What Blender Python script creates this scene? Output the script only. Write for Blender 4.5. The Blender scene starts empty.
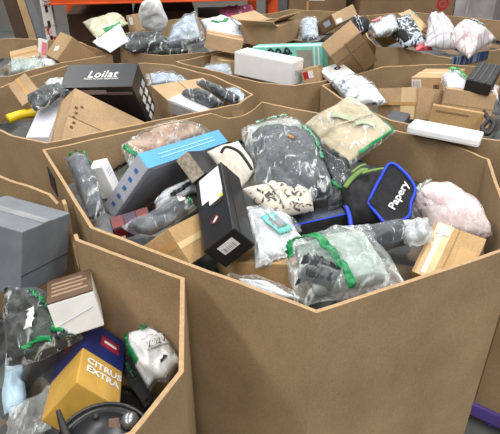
import bpy, bmesh, math, random
from mathutils import Vector, Matrix, Euler, noise
from mathutils.bvhtree import BVHTree
random.seed(7)
S = bpy.context.scene
C = S.collection
V = Vector

# ------------------------------------------------------------------ camera
FPX, CAMZ = 550.0, 1.7
PITCH = math.atan2(550.0, 933.0)                 # below the horizon
cP, sP = math.cos(PITCH), math.sin(PITCH)
cd = bpy.data.cameras.new('camera'); cam = bpy.data.objects.new('camera', cd); C.objects.link(cam)
cam.location = (0, 0, CAMZ); cam.rotation_euler = (math.pi/2 - PITCH, 0, 0)
cd.sensor_fit = 'HORIZONTAL'; cd.sensor_width = 36; cd.lens = 36*FPX/500; cd.clip_start = .05
S.camera = cam

def ray(px, py):
    u = (px-250)/FPX; v = (217-py)/FPX
    return V((u, cP+v*sP, -sP+v*cP))
def at(px, py, z):
    d = ray(px, py); return d*((z-CAMZ)/d.z) + V((0, 0, CAMZ))

# ------------------------------------------------------------------ materials
def lin(c):
    return tuple((x/12.92 if x <= .04045 else ((x+.055)/1.055)**2.4) for x in [k/255 for k in c]) + (1,)
class NT:
    def __init__(s, name):
        s.m = bpy.data.materials.new(name); s.m.use_nodes = True
        s.n = s.m.node_tree.nodes; s.l = s.m.node_tree.links
        s.b = s.n['Principled BSDF']; s.out = s.n['Material Output']
    def add(s, t, **k):
        n = s.n.new(t)
        for a, v in k.items():
            if a.startswith('i_'):
                key = a[2:]; key = int(key) if key.isdigit() else key.replace('_', ' ')
                n.inputs[key].default_value = v
            else: setattr(n, a, v)
        return n
    def ln(s, a, b): s.l.new(a, b)
    def coords(s): return s.add('ShaderNodeTexCoord').outputs['Object']
    def noise(s, scale, detail=3, rough=.6, vec=None, dist=0):
        n = s.add('ShaderNodeTexNoise'); n.inputs['Scale'].default_value = scale; n.inputs['Detail'].default_value = detail
        n.inputs['Roughness'].default_value = rough; n.inputs['Distortion'].default_value = dist
        s.ln(vec or s.coords(), n.inputs['Vector']); return n.outputs['Fac']
    def ramp(s, fac, stops):
        r = s.add('ShaderNodeValToRGB'); e = r.color_ramp.elements
        while len(e) < len(stops): e.new(.5)
        for q, (p, c) in zip(e, stops): q.position = p; q.color = c
        s.ln(fac, r.inputs[0]); return r.outputs[0]
    def bump(s, h, strength, dist=.01):
        b = s.add('ShaderNodeBump'); b.inputs['Strength'].default_value = strength; b.inputs['Distance'].default_value = dist
        s.ln(h, b.inputs['Height']); s.ln(b.outputs[0], s.b.inputs['Normal'])
    def map(s, sx, sy, sz):
        m = s.add('ShaderNodeMapping'); m.inputs['Scale'].default_value = (sx, sy, sz); s.ln(s.coords(), m.inputs[0]); return m.outputs[0]

def sc(c, f): return tuple(max(0, min(255, x*f)) for x in c)
MC = {}
def plain(name, c, rough=.5, var=.08, nscale=14, metal=0, bump=0, bscale=60, coat=0):
    if name in MC: return MC[name]
    t = NT(name)
    t.ln(t.ramp(t.noise(nscale), [(.3, lin(sc(c, 1-var))), (.7, lin(sc(c, 1+var)))]), t.b.inputs['Base Color'])
    t.b.inputs['Roughness'].default_value = rough; t.b.inputs['Metallic'].default_value = metal
    t.b.inputs['Coat Weight'].default_value = coat
    if bump: t.bump(t.noise(bscale, 4), bump, .004)
    MC[name] = t.m; return t.m
def kraft(name, c, flute=(0, 0, 0)):
    """corrugated board: fibre speckle, broad blotches, faint flutes"""
    if name in MC: return MC[name]
    t = NT(name)
    a = t.ramp(t.noise(6, 4, .55), [(.3, lin(sc(c, .92))), (.72, lin(sc(c, 1.06)))])
    b = t.ramp(t.noise(180, 2), [(.35, (.86, .86, .86, 1)), (.65, (1.04, 1.04, 1.04, 1))])
    m = t.add('ShaderNodeMix', data_type='RGBA', blend_type='MULTIPLY'); m.inputs[0].default_value = 1
    t.ln(a, m.inputs[6]); t.ln(b, m.inputs[7]); t.ln(m.outputs[2], t.b.inputs['Base Color'])
    t.b.inputs['Roughness'].default_value = .72; t.b.inputs['Specular IOR Level'].default_value = .3
    if any(flute):
        t.bump(t.noise(1, 1, .5, t.map(*flute)), .18, .004)
    else: t.bump(t.noise(25, 3), .12, .004)
    MC[name] = t.m; return t.m
def film(name, tint=(222, 229, 228), haze=.025, edge=.22):
    """clear polythene: mostly see-through, milky at grazing angles, glossy and crinkled"""
    if name in MC: return MC[name]
    t = NT(name)
    t.b.inputs['Base Color'].default_value = lin(tint); t.b.inputs['Roughness'].default_value = .13
    t.b.inputs['Specular IOR Level'].default_value = 1.0
    n1 = t.noise(12, 2, .5, dist=1.0); v = t.add('ShaderNodeTexVoronoi', feature='DISTANCE_TO_EDGE'); v.inputs['Scale'].default_value = 22
    wv = t.add('ShaderNodeVectorMath', operation='ADD'); nn = t.add('ShaderNodeTexNoise'); nn.inputs['Scale'].default_value = 9
    co = t.coords(); t.ln(co, nn.inputs['Vector']); sc_ = t.add('ShaderNodeVectorMath', operation='SCALE'); sc_.inputs['Scale'].default_value = .16
    t.ln(nn.outputs['Color'], sc_.inputs[0]); t.ln(co, wv.inputs[0]); t.ln(sc_.outputs[0], wv.inputs[1]); t.ln(wv.outputs[0], v.inputs['Vector'])
    ad = t.add('ShaderNodeMath', operation='ADD'); t.ln(n1, ad.inputs[0]); t.ln(v.outputs['Distance'], ad.inputs[1])
    t.bump(ad.outputs[0], .9, .014)
    lw = t.add('ShaderNodeLayerWeight'); lw.inputs['Blend'].default_value = .45
    mr = t.add('ShaderNodeMapRange'); mr.inputs['To Min'].default_value = haze; mr.inputs['To Max'].default_value = min(.96, haze+edge)
    t.ln(lw.outputs['Facing'], mr.inputs['Value'])
    hl_streak = t.ramp(t.noise(1, 2, .5, t.map(26, 9, 14), 1.6), [(.56, (0, 0, 0, 1)), (.64, (.55, .55, .56, 1)), (.72, (.06, .06, .06, 1))])      # milky streaks painted in as highlights on the wrinkles
    sm = t.add('ShaderNodeMath', operation='ADD', use_clamp=True); t.ln(mr.outputs[0], sm.inputs[0]); t.ln(hl_streak, sm.inputs[1])
    tr = t.add('ShaderNodeBsdfTransparent'); mx = t.add('ShaderNodeMixShader')
    t.ln(sm.outputs[0], mx.inputs[0]); t.ln(tr.outputs[0], mx.inputs[1]); t.ln(t.b.outputs[0], mx.inputs[2]); t.ln(mx.outputs[0], t.out.inputs['Surface'])
    MC[name] = t.m; return t.m
def mottled(name, stops, scale=12, rough=.6, bump=.3, detail=3, vor=False):
    if name in MC: return MC[name]
    t = NT(name)
    if vor:
        v = t.add('ShaderNodeTexVoronoi'); v.inputs['Scale'].default_value = scale; t.ln(t.coords(), v.inputs['Vector'])
        s = t.add('ShaderNodeSeparateColor'); t.ln(v.outputs['Color'], s.inputs[0]); f = s.outputs[0]
    else: f = t.noise(scale, detail, .6, dist=.6)
    r = t.ramp(f, [(p, lin(c)) for p, c in stops]); t.ln(r, t.b.inputs['Base Color'])
    t.b.inputs['Roughness'].default_value = rough
    if bump: t.bump(t.noise(scale*2.5, 4), bump, .006)
    MC[name] = t.m; return t.m
def striped(name, a, b, sx, sy, thr=.5, rough=.4):
    """thin printed bars, irregular like a bar code"""
    if name in MC: return MC[name]
    t = NT(name)
    n = t.noise(1, 0, .5, t.map(sx, sy, 0))
    r = t.ramp(n, [(thr, lin(a)), (thr+.02, lin(b))]); t.ln(r, t.b.inputs['Base Color']); t.b.inputs['Roughness'].default_value = rough
    MC[name] = t.m; return t.m
def grid_print(name, base, line, sx, sy):
    if name in MC: return MC[name]
    t = NT(name)
    w1 = t.add('ShaderNodeTexWave', bands_direction='X'); w1.inputs['Scale'].default_value = sx; w1.inputs['Distortion'].default_value = 1.5
    w2 = t.add('ShaderNodeTexWave', bands_direction='Y'); w2.inputs['Scale'].default_value = sy; w2.inputs['Distortion'].default_value = 1.5
    co = t.coords(); t.ln(co, w1.inputs[0]); t.ln(co, w2.inputs[0])
    mx = t.add('ShaderNodeMath', operation='MAXIMUM'); t.ln(w1.outputs['Fac'], mx.inputs[0]); t.ln(w2.outputs['Fac'], mx.inputs[1])
    t.ln(t.ramp(mx.outputs[0], [(.86, lin(base)), (.97, lin(line))]), t.b.inputs['Base Color']); t.b.inputs['Roughness'].default_value = .35
    t.bump(t.noise(20, 4), .5, .01)
    MC[name] = t.m; return t.m

KR = kraft('bin_board', (162, 136, 103), (260, 260, 1.2))
KEDGE = mottled('board_cut_edge', [(.3, (158, 128, 92)), (.7, (178, 148, 110))], 90, .8, .3)
K1 = kraft('kraft_mid', (170, 140, 106)); K2 = kraft('kraft_light', (187, 157, 120)); K3 = kraft('kraft_dark', (132, 106, 80))
K4 = kraft('kraft_warm', (184, 150, 104)); K5 = kraft('kraft_umber', (84, 64, 50))
TAPE = plain('brown_tape', (186, 146, 94), .25, .04); TAPEC = plain('clear_tape', (214, 186, 142), .18, .05)
WHITE = plain('white_card', (226, 226, 224), .5, .03); WHITEG = plain('white_gloss', (232, 232, 232), .3, .03)
BLACK = plain('black_card', (26, 26, 28), .42, .15); BLACKM = plain('black_cloth', (24, 24, 27), .85, .3, 40, bump=.4)
CHAR = plain('charcoal_card', (52, 53, 56), .45, .1); DGREY = plain('dark_grey', (66, 68, 72), .6, .1)
GREY = plain('grey_card', (112, 118, 124), .5, .06); LGREY = plain('light_grey_card', (186, 189, 200), .4, .04)
BLUE = plain('sky_blue_card', (72, 156, 222), .4, .04); NAVY = plain('navy_card', (24, 38, 98), .4, .1); GOLD = plain('gold_card', (192, 152, 70), .45, .06)
RED = plain('red_print', (176, 34, 36), .5); PINKR = plain('pink_print', (226, 130, 132), .5); TEAL = plain('teal_card', (120, 196, 182), .45, .08)
TEALP = plain('teal_print', (110, 200, 190), .4); GREEN = plain('green_print', (22, 128, 72), .35, .12); ORANGE = plain('orange_paint', (214, 84, 28), .5, .1, 5)
YEL = plain('yellow_plastic', (232, 202, 30), .5, .05); INK = plain('black_ink', (34, 30, 30), .6); PIPE = plain('blue_piping', (28, 62, 196), .6, .1)
LIME = plain('lime_webbing', (104, 132, 62), .7, .1); BROWNP = plain('brown_print_board', (92, 68, 50), .6, .08); BEIGEI = plain('pale_ink', (150, 126, 100), .6)
CREAM = plain('cream_cloth', (206, 198, 184), .8, .05, 20, bump=.3); SILVER = plain('silver_knob', (150, 152, 156), .3, .05, metal=.8)
PURPLE = plain('purple_plastic', (92, 74, 150), .5, .1); STEEL = plain('grey_steel', (128, 130, 132), .45, .08, metal=.3)
MAROON = plain('maroon_print', (96, 16, 20), .45, .25, 30); PLUM = plain('plum_print', (54, 28, 60), .45, .2)
BARC = striped('barcode_print', (20, 20, 20), (236, 236, 236), 420, 0, .46)
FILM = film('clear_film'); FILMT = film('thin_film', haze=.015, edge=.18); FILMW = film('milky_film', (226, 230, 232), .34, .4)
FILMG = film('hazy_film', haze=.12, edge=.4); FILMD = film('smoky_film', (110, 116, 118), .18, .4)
SLATE = mottled('slate_cloth', [(.32, (22, 26, 31)), (.55, (52, 58, 66)), (.8, (92, 98, 104))], 14, .75)
DARKC = mottled('dark_cloth', [(.3, (18, 19, 21)), (.7, (46, 48, 52))], 12, .75)
GREYC = mottled('grey_cloth', [(.3, (58, 62, 70)), (.7, (104, 108, 116))], 12, .75)
TANR = mottled('tan_goods', [(.3, (112, 78, 58)), (.55, (168, 140, 118)), (.8, (204, 194, 184))], 16, .6)
RUST = mottled('rust_goods', [(.40, (150, 160, 150)), (.55, (176, 170, 160)), (.62, (150, 96, 70)), (.75, (128, 78, 58))], 8, .6)
DKGREEN = mottled('dark_green_goods', [(.3, (14, 16, 16)), (.6, (36, 46, 42)), (.8, (88, 108, 98))], 14, .5)
PALEG = mottled('pale_green_goods', [(.3, (112, 132, 122)), (.7, (178, 188, 182))], 9, .6)
WHG = mottled('white_goods', [(.3, (172, 177, 182)), (.7, (212, 215, 218))], 9, .6)
BEIGE = mottled('beige_padding', [(.3, (158, 144, 114)), (.7, (188, 174, 144))], 10, .6)
PINKW = mottled('pinkish_white_film', [(.25, (212, 186, 188)), (.5, (224, 212, 212)), (.75, (232, 228, 226))], 7, .3)
SPECK = mottled('dark_spotted_print', [(.40, (70, 64, 60)), (.45, (196, 188, 174)), (1, (206, 200, 188))], 62, .7, .2, 1)
BW = mottled('black_white_print', [(.46, (36, 38, 44)), (.52, (176, 186, 196))], 52, .4, .3, 1)
BLUEW = mottled('blue_white_print', [(.36, (60, 74, 104)), (.46, (206, 212, 216)), (.8, (232, 234, 234))], 16, .4)
BLUEISH = mottled('bluish_goods', [(.3, (104, 120, 146)), (.6, (176, 188, 200)), (.8, (222, 226, 230))], 12, .45)
STRI = grid_print('faint_red_check', (208, 203, 206), (188, 164, 168), 9, 9)
STRG = grid_print('faint_grey_check', (202, 201, 206), (168, 160, 168), 9, 7)
PINK = plain('pink_film', (236, 128, 168), .35, .1); CORAL = plain('coral_plastic', (232, 104, 112), .5, .1)
TAUPE = mottled('taupe_weave', [(.35, (128, 116, 100)), (.65, (176, 164, 146))], 90, .8, .5)
HEAP = mottled('packed_goods', [(.0, (34, 36, 40)), (.25, (54, 58, 62)), (.45, (110, 86, 60)), (.62, (78, 88, 84)), (.8, (32, 32, 36)), (1, (130, 134, 136))], 9, .45, .5, vor=True)
CONC = mottled('concrete', [(.3, (84, 86, 84)), (.7, (116, 118, 114))], 3, .6, .1)
WALLM = plain('wall_paint', (120, 116, 112), .8, .05, 2)
WRAP = mottled('stretch_wrap', [(.3, (128, 124, 124)), (.7, (176, 174, 176))], 5, .35, .5)
CHIPPED = mottled('chipped_label', [(.40, (168, 60, 34)), (.47, (220, 216, 210)), (.72, (226, 224, 220)), (.8, (90, 70, 60))], 16, .6, .2)
FLOORBOARD = kraft('shelf_board', (120, 92, 66))

# ------------------------------------------------------------------ mesh helpers
def mesh_obj(name, bm, mat, parent=None, smooth=False):
    me = bpy.data.meshes.new(name); bm.normal_update(); bm.to_mesh(me); bm.free()
    mats = mat if isinstance(mat, (list, tuple)) else [mat]
    for m in mats: me.materials.append(m)
    if smooth:
        for p in me.polygons: p.use_smooth = True
    o = bpy.data.objects.new(name, me); C.objects.link(o)
    if parent is not None: o.parent = parent
    return o
def tag(o, label=None, cat=None, group=None, kind=None):
    for k, v in (('label', label), ('category', cat), ('group', group), ('kind', kind)):
        if v: o[k] = v
    return o
def empty(name, M, label, cat, group=None):
    o = bpy.data.objects.new(name, None); o.empty_display_size = .05; C.objects.link(o); o.matrix_world = M
    return tag(o, label, cat, group)
def bm_box(bm, c, d, M=None, bev=0):
    r = bmesh.ops.create_cube(bm, size=1)
    vs = r['verts']
    for v in vs:
        v.co = V((v.co.x*d[0]+c[0], v.co.y*d[1]+c[1], v.co.z*d[2]+c[2]))
        if M is not None: v.co = M @ v.co
    if bev:
        es = list({e for v in vs for e in v.link_edges})
        bmesh.ops.bevel(bm, geom=es, offset=bev, segments=2, affect='EDGES', profile=.6)
    return bm
def bm_tube(pts, r, seg=8):
    bm = bmesh.new(); rings = []
    n = len(pts); up = V((0, 0, 1))
    for i, p in enumerate(pts):
        t = (pts[min(i+1, n-1)] - pts[max(i-1, 0)]).normalized()
        a = t.cross(up); a = a.normalized() if a.length > 1e-4 else V((1, 0, 0)); b = a.cross(t)
        rr = r(i/(n-1)) if callable(r) else r
        rings.append([bm.verts.new(p + a*math.cos(q*2*math.pi/seg)*rr + b*math.sin(q*2*math.pi/seg)*rr) for q in range(seg)])
    for i in range(n-1):
        for q in range(seg): bm.faces.new((rings[i][q], rings[i][(q+1) % seg], rings[i+1][(q+1) % seg], rings[i+1][q]))
    bm.faces.new(rings[0][::-1]); bm.faces.new(rings[-1]); bmesh.ops.recalc_face_normals(bm, faces=bm.faces)
    return bm
def spline(pts, n=24):
    out = []
    for k in range(n+1):
        f = k/n*(len(pts)-1); i = min(int(f), len(pts)-2); t = f-i
        p0, p1, p2, p3 = pts[max(i-1, 0)], pts[i], pts[i+1], pts[min(i+2, len(pts)-1)]
        out.append(.5*((2*p1)+(p2-p0)*t+(2*p0-5*p1+4*p2-p3)*t*t+(3*p1-p0-3*p2+p3)*t**3))
    return out
def text_obj(name, s, size, mat, parent, M, shear=0, bold=0, spacing=1):
    cu = bpy.data.curves.new(name, 'FONT'); cu.body = s; cu.size = size; cu.align_x = 'CENTER'; cu.align_y = 'CENTER'
    cu.extrude = .0004; cu.shear = shear; cu.offset = bold; cu.space_character = spacing; cu.resolution_u = 3
    tmp = bpy.data.objects.new('tmp', cu); C.objects.link(tmp)
    bpy.context.view_layer.update()
    me = bpy.data.meshes.new_from_object(tmp.evaluated_get(bpy.context.evaluated_depsgraph_get()))
    bpy.data.objects.remove(tmp); bpy.data.curves.remove(cu)
    me.materials.clear(); me.materials.append(mat); me.name = name
    o = bpy.data.objects.new(name, me); C.objects.link(o); o.parent = parent; o.matrix_local = M
    return o

SOLIDS = []                                    # (bvh, lo, hi) of what is already in the heap
def world_geo(o, M):
    vs = [M @ v.co for v in o.data.vertices]
    return vs, [tuple(p.vertices) for p in o.data.polygons]
def solid(vs, ps):
    lo = V((min(v.x for v in vs), min(v.y for v in vs), min(v.z for v in vs))); hi = V((max(v.x for v in vs), max(v.y for v in vs), max(v.z for v in vs)))
    SOLIDS.append((BVHTree.FromPolygons(vs, ps), lo, hi))

# ------------------------------------------------------------------ boxes
FACE = {'U': ((1, 0, 0), (0, 1, 0), (0, 0, 1)), 'D': ((1, 0, 0), (0, -1, 0), (0, 0, -1)), 'F': ((1, 0, 0), (0, 0, 1), (0, -1, 0)),
        'B': ((-1, 0, 0), (0, 0, 1), (0, 1, 0)), 'R': ((0, 1, 0), (0, 0, 1), (1, 0, 0)), 'L': ((0, -1, 0), (0, 0, 1), (-1, 0, 0))}
def face_frame(dims, f, u, v, rot=0, off=0.0):
    a, b, n = (V(k) for k in FACE[f]); d = V(dims)
    da = abs(a.dot(d)); db = abs(b.dot(d)); dn = abs(n.dot(d))
    o = a*(u-.5)*da + b*(v-.5)*db + n*(dn/2+off)
    M = Matrix((a, b, n)).transposed().to_4x4(); M.translation = o
    return M @ Matrix.Rotation(math.radians(rot), 4, 'Z'), da, db
class Box:
    def __init__(s, name, label, cat, pose, mat, group=None, bev=.003, part='carton', flaps=None, dent=0, hollow=False):
        (loc, rot, d) = pose; s.d = d
        R = Euler([math.radians(q) for q in rot], 'XYZ').to_matrix().to_4x4()
        s.M = Matrix.Translation(loc) @ R
        s.root = empty(name, s.M, label, cat, group)
        bm = bmesh.new(); bm_box(bm, (0, 0, 0), d, bev=bev)
        s.body = mesh_obj(part, bm, mat, s.root)
        s.mat = mat
        vs, ps = world_geo(s.body, s.M); solid(vs, ps)
    def patch(s, name, f, u0, v0, u1, v1, mat, label=None, rot=0, th=.0012, off=0, on=None):
        M, da, db = face_frame(s.d, f, (u0+u1)/2, (v0+v1)/2, rot, th/2+off+.0003)
        bm = bmesh.new(); bm_box(bm, (0, 0, 0), (abs(u1-u0)*da, abs(v1-v0)*db, th))
        o = mesh_obj(name, bm, mat, on or s.root); o.matrix_local = (on.matrix_basis.inverted() @ M) if on else M
        if label: o['label'] = label
        return o
    def text(s, t, f, u, v, size, mat, rot=0, off=.0014, **k):
        M, _, _ = face_frame(s.d, f, u, v, rot, off); return text_obj('lettering', t, size, mat, s.root, M, **k)
    def flaps(s, f='U', along='u', mat=None, tape=TAPE, gap=.004):
        """two closing flaps with a taped seam"""
        m = mat or s.mat; th = .003
        for lo, hi in ((.004, .5), (.5, .996)):
            g = gap/2/((abs(V(FACE[f][1]).dot(V(s.d)))) if along == 'u' else abs(V(FACE[f][0]).dot(V(s.d))))
            a, b = (lo + (g if lo > .4 else 0)), (hi - (g if hi < .6 else 0))
            s.patch('flap', f, *((.004, a, .996, b) if along == 'u' else (a, .004, b, .996)), m, th=th)
        if tape:
            s.patch('tape', f, *((0, .42, 1, .58) if along == 'u' else (.42, 0, .58, 1)), tape, th=.0008, off=th+.0003)
        return s

# ------------------------------------------------------------------ bulk bins
BINS = {}
def inside_bin(p, name, m=.014):
    """push a point inside the convex outline of a bin"""
    poly = BINS[name]; n = len(poly); p = p.copy()
    for _ in range(2):
        for i in range(n):
            a, b = poly[i], poly[(i+1) % n]; e = V((b[0]-a[0], b[1]-a[1])); e.normalize()
            nrm = V((-e.y, e.x)); dd = (p.x-a[0])*nrm.x + (p.y-a[1])*nrm.y     # ccw: inside is positive
            if dd < m: p.x += nrm.x*(m-dd); p.y += nrm.y*(m-dd)
    return p
def bulk_bin(key, label, poly, h=1.0, seed=0, dips=(), z0=0.0, wob=.004, th=.009, clamp=None):
    """octagonal corrugated sleeve on a base sheet; dips = (edge, t0, t1, depth)"""
    area = sum(poly[i][0]*poly[(i+1) % len(poly)][1]-poly[(i+1) % len(poly)][0]*poly[i][1] for i in range(len(poly)))
    n0 = len(poly); clamp = clamp or poly
    if sum(clamp[i][0]*clamp[(i+1) % len(clamp)][1]-clamp[(i+1) % len(clamp)][0]*clamp[i][1] for i in range(len(clamp))) < 0: clamp = clamp[::-1]
    if area < 0:
        poly = poly[::-1]; dips = [((n0-2-e) % n0, 1-t1, 1-t0, d) for e, t0, t1, d in dips]
    BINS[key] = clamp
    cx = sum(p[0] for p in poly)/len(poly); cy = sum(p[1] for p in poly)/len(poly)
    root = empty('bulk_bin', Matrix.Translation((cx, cy, z0)), label, 'bin', 'octagonal corrugated bulk bins')
    n = len(poly)
    def inset(i, m):
        a, b, c = V(poly[i-1]), V(poly[i]), V(poly[(i+1) % n])
        e1 = (b-a).normalized(); e2 = (c-b).normalized(); n1 = V((-e1.y, e1.x)); n2 = V((-e2.y, e2.x))
        bis = (n1+n2).normalized(); return b + bis*(m/max(.4, bis.dot(n1)))
    outer = [inset(i, 0) for i in range(n)]; inner = [inset(i, th) for i in range(n)]
    bm = bmesh.new(); cols = []
    for i in range(n):
        L = (outer[(i+1) % n]-outer[i]).length; k = max(3, int(L/.025))
        for j in range(k):
            t = j/k; po = outer[i].lerp(outer[(i+1) % n], t); pi = inner[i].lerp(inner[(i+1) % n], t)
            z = h + wob*noise.noise(V((po.x*9, po.y*9, seed))) + .0015*noise.noise(V((po.x*70, po.y*70, seed)))
            for e, t0, t1, dp in dips:
                if e == i and t0 <= t <= t1:
                    s = math.sin(math.pi*(t-t0)/max(1e-6, t1-t0)); z -= dp*min(1, abs(s)**.5*1.05)*(1 if dp < .05 else (1+.25*noise.noise(V((po.x*60, po.y*60, 3)))))
            bow = .010*math.sin(math.pi*t)*noise.noise(V((i*3.1, seed, 1)))
            e = (outer[(i+1) % n]-outer[i]).normalized(); nb = V((-e.y, e.x))
            col = []
            for zz in (z0, z0+(z-z0)*.35, z0+(z-z0)*.7, z0+(z-z0)*.93, z):
                f = math.sin(math.pi*min(1, (zz-z0)/h))*bow
                col.append((V((po.x+nb.x*f, po.y+nb.y*f, zz)), V((pi.x+nb.x*f, pi.y+nb.y*f, zz))))
            cols.append([(bm.verts.new(a-V((cx, cy, z0))), bm.verts.new(b-V((cx, cy, z0)))) for a, b in col])
    m = len(cols)
    for i in range(m):
        A, B = cols[i], cols[(i+1) % m]
        for q in range(4):
            bm.faces.new((A[q][0], B[q][0], B[q+1][0], A[q+1][0])); bm.faces.new((B[q][1], A[q][1], A[q+1][1], B[q+1][1]))
        f = bm.faces.new((A[4][0], B[4][0], B[4][1], A[4][1])); f.material_index = 1
        bm.faces.new((B[0][0], A[0][0], A[0][1], B[0][1]))
    mesh_obj('sleeve', bm, [KR, KEDGE], root)
    bm = bmesh.new()
    lo = [bm.verts.new((p.x-cx, p.y-cy, .001)) for p in [inset(i, th+.002) for i in range(n)]]; bm.faces.new(lo)
    r = bmesh.ops.extrude_face_region(bm, geom=bm.faces[:])
    for v in r['geom']:
        if isinstance(v, bmesh.types.BMVert): v.co.z += .008
    mesh_obj('base_sheet', bm, KR, root)
    return root
def crease(root, a, b, z0, z1):
    """pressed score line down a panel"""
# outlines on the floor plan (metres, camera above the origin looking along +y)
main_poly = [(-.657, 1.604), (-.388, 1.135), (.128, .822), (.621, 1.056), (.731, 1.535), (.624, 1.686), (.464, 1.805), (.047, 2.067)]
bulk_bin('M', 'largest open corrugated bulk bin heaped with bagged returns, black lettered carton on top', main_poly, seed=1, dips=[(7, .02, .25, .035)])
mainbin = C.objects['bulk_bin']
def bin_panel(name, a, b, t0, t1, z0, z1, side, mat, th=.0016):
    a, b = V((*a, 0)), V((*b, 0)); e = (b-a).normalized(); nr = V((e.y, -e.x, 0))*side
    c = a.lerp(b, (t0+t1)/2) + nr*(.0022 if side > 0 else .002) + V((0, 0, (z0+z1)/2)); M = Matrix((e, nr, e.cross(nr))).transposed().to_4x4(); M.translation = c - mainbin.location
    bm = bmesh.new(); bm_box(bm, (0, 0, 0), ((b-a).length*abs(t1-t0), th, abs(z1-z0)), M); return mesh_obj(name, bm, mat, mainbin)
bin_panel('printed_mark', (-.657, 1.604), (-.388, 1.135), .10, .27, .90, .965, 1, plain('worn_black_print', (38, 34, 32), .7))['label'] = 'dark printed mark'
bin_panel('glue_seam', (.047, 2.067), (-.657, 1.604), .10, .16, .05, .985, 1, KR)
L_poly = [(-1.10, 1.40), (-.74, 1.435), (-.492, 1.285), (-.402, 1.088), (-.138, .935), (-.112, .67), (-.175, .545), (-.45, .38), (-.85, .42), (-1.12, .80)]
bulk_bin('L', 'corrugated bulk bin with a torn rim holding the big grey carton and gold box', L_poly, seed=2, dips=[(2, .15, .85, .15), (1, .86, 1.0, .02)], clamp=[(-1.10, 1.30), (-.82, 1.318), (-.138, .935), (-.112, .67), (-.175, .545), (-.45, .38), (-.85, .42), (-1.12, .80)])
N_poly = [(-1.07, 2.22), (-1.03, 2.315), (-.865, 2.585), (-.511, 2.640), (-.368, 2.600), (-.16, 2.425), (.015, 2.165), (-.04, 2.045), (-.66, 1.655), (-.80, 1.725), (-1.05, 1.92)]
bulk_bin('N', 'corrugated bulk bin behind the main one holding the black mailer box and tilted kraft box', N_poly, seed=3)
Q_poly = [(-1.75, 2.75), (-1.62, 3.08), (-1.314, 3.16), (-.93, 3.07), (-.690, 2.790), (-.90, 2.640), (-1.06, 2.42), (-1.30, 2.34), (-1.62, 2.45)]
bulk_bin('Q', 'corrugated bulk bin in front of the orange upright with a tilted kraft box', Q_poly, seed=4)
R_poly = [(-.663, 2.846), (-.443, 2.770), (-.23, 2.835), (0.0, 3.03), (.05, 3.25), (.0, 3.60), (-.35, 3.75), (-.62, 3.62), (-.74, 3.20)]
bulk_bin('R', 'corrugated bulk bin under the orange beam filled with crumpled clear bags', R_poly, seed=5)
S_poly = [(-.360, 2.655), (-.134, 2.470), (.042, 2.315), (.193, 2.272), (.33, 2.345), (.55, 2.62), (.60, 2.92), (.42, 3.02), (.03, 3.005)]
bulk_bin('S', 'corrugated bulk bin holding the long white box and the teal box', S_poly, seed=6)
T_poly = [(.300, 2.280), (.365, 2.085), (.50, 1.865), (.68, 1.735), (.95, 1.62), (1.27, 1.75), (1.42, 2.1), (1.30, 2.48), (.95, 2.62), (.62, 2.575)]
bulk_bin('T', 'corrugated bulk bin holding kraft cartons and a flat white package', T_poly, seed=7)
U_poly = [(.66, 3.20), (.665, 2.955), (.79, 2.925), (.985, 2.705), (1.215, 2.85), (1.6, 3.1), (1.66, 3.6), (1.1, 3.95), (.72, 3.8)]
bulk_bin('U', 'far corrugated bulk bin with blue tape on its rim and checked plastic bags', U_poly, seed=8)
W_poly = [(.075, 3.40), (.13, 3.125), (.42, 3.065), (.62, 3.09), (.645, 3.45), (.60, 3.95), (.30, 4.05), (.08, 3.85)]
bulk_bin('W', 'far corrugated bulk bin with an open kraft carton sticking out', W_poly, seed=9)
X_poly = [(.80, 1.46), (.818, 1.382), (1.25, 1.07), (1.75, 1.0), (1.9, 1.35), (1.55, 1.58), (1.10, 1.55)]
bulk_bin('X', 'corrugated bulk bin on a purple pallet past the side of the main bin', X_poly, seed=10, z0=.102, h=1.0)
bm = bmesh.new()
pv = [bm.verts.new((p[0], p[1], .05)) for p in [(.785, 1.47), (.808, 1.372), (1.245, 1.057), (1.78, .97), (1.94, 1.36), (1.57, 1.60), (1.10, 1.57)]]; bm.faces.new(pv)
r = bmesh.ops.extrude_face_region(bm, geom=bm.faces[:])
for v in r['geom']:
    if isinstance(v, bmesh.types.BMVert): v.co.z += .05
bmesh.ops.recalc_face_normals(bm, faces=bm.faces)
pal = empty('plastic_pallet', Matrix.Translation((0, 0, 0)), 'purple plastic pallet under the bin past the main bin', 'pallet')
mesh_obj('deck', bm, PURPLE, pal)
for q in [(.92, 1.40), (1.12, 1.22), (1.35, 1.12), (1.7, 1.1), (1.8, 1.35), (1.5, 1.48)]:
    bm = bmesh.new(); bm_box(bm, (q[0], q[1], .025), (.09, .09, .05), bev=.006); mesh_obj('foot', bm, PURPLE, pal)

# ------------------------------------------------------------------ the hall
def slab(name, c, d, mat):
    bm = bmesh.new(); bm_box(bm, c, d); return tag(mesh_obj(name, bm, mat), kind='structure')
slab('floor', (0, 3, -.05), (14, 16, .1), CONC)
slab('wall_back', (0, 8.6, 2.6), (14, .2, 5.2), WALLM)
slab('wall_left', (-6.9, 3, 2.6), (.2, 16, 5.2), WALLM)
slab('wall_right', (6.9, 3, 2.6), (.2, 16, 5.2), WALLM)

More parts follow.
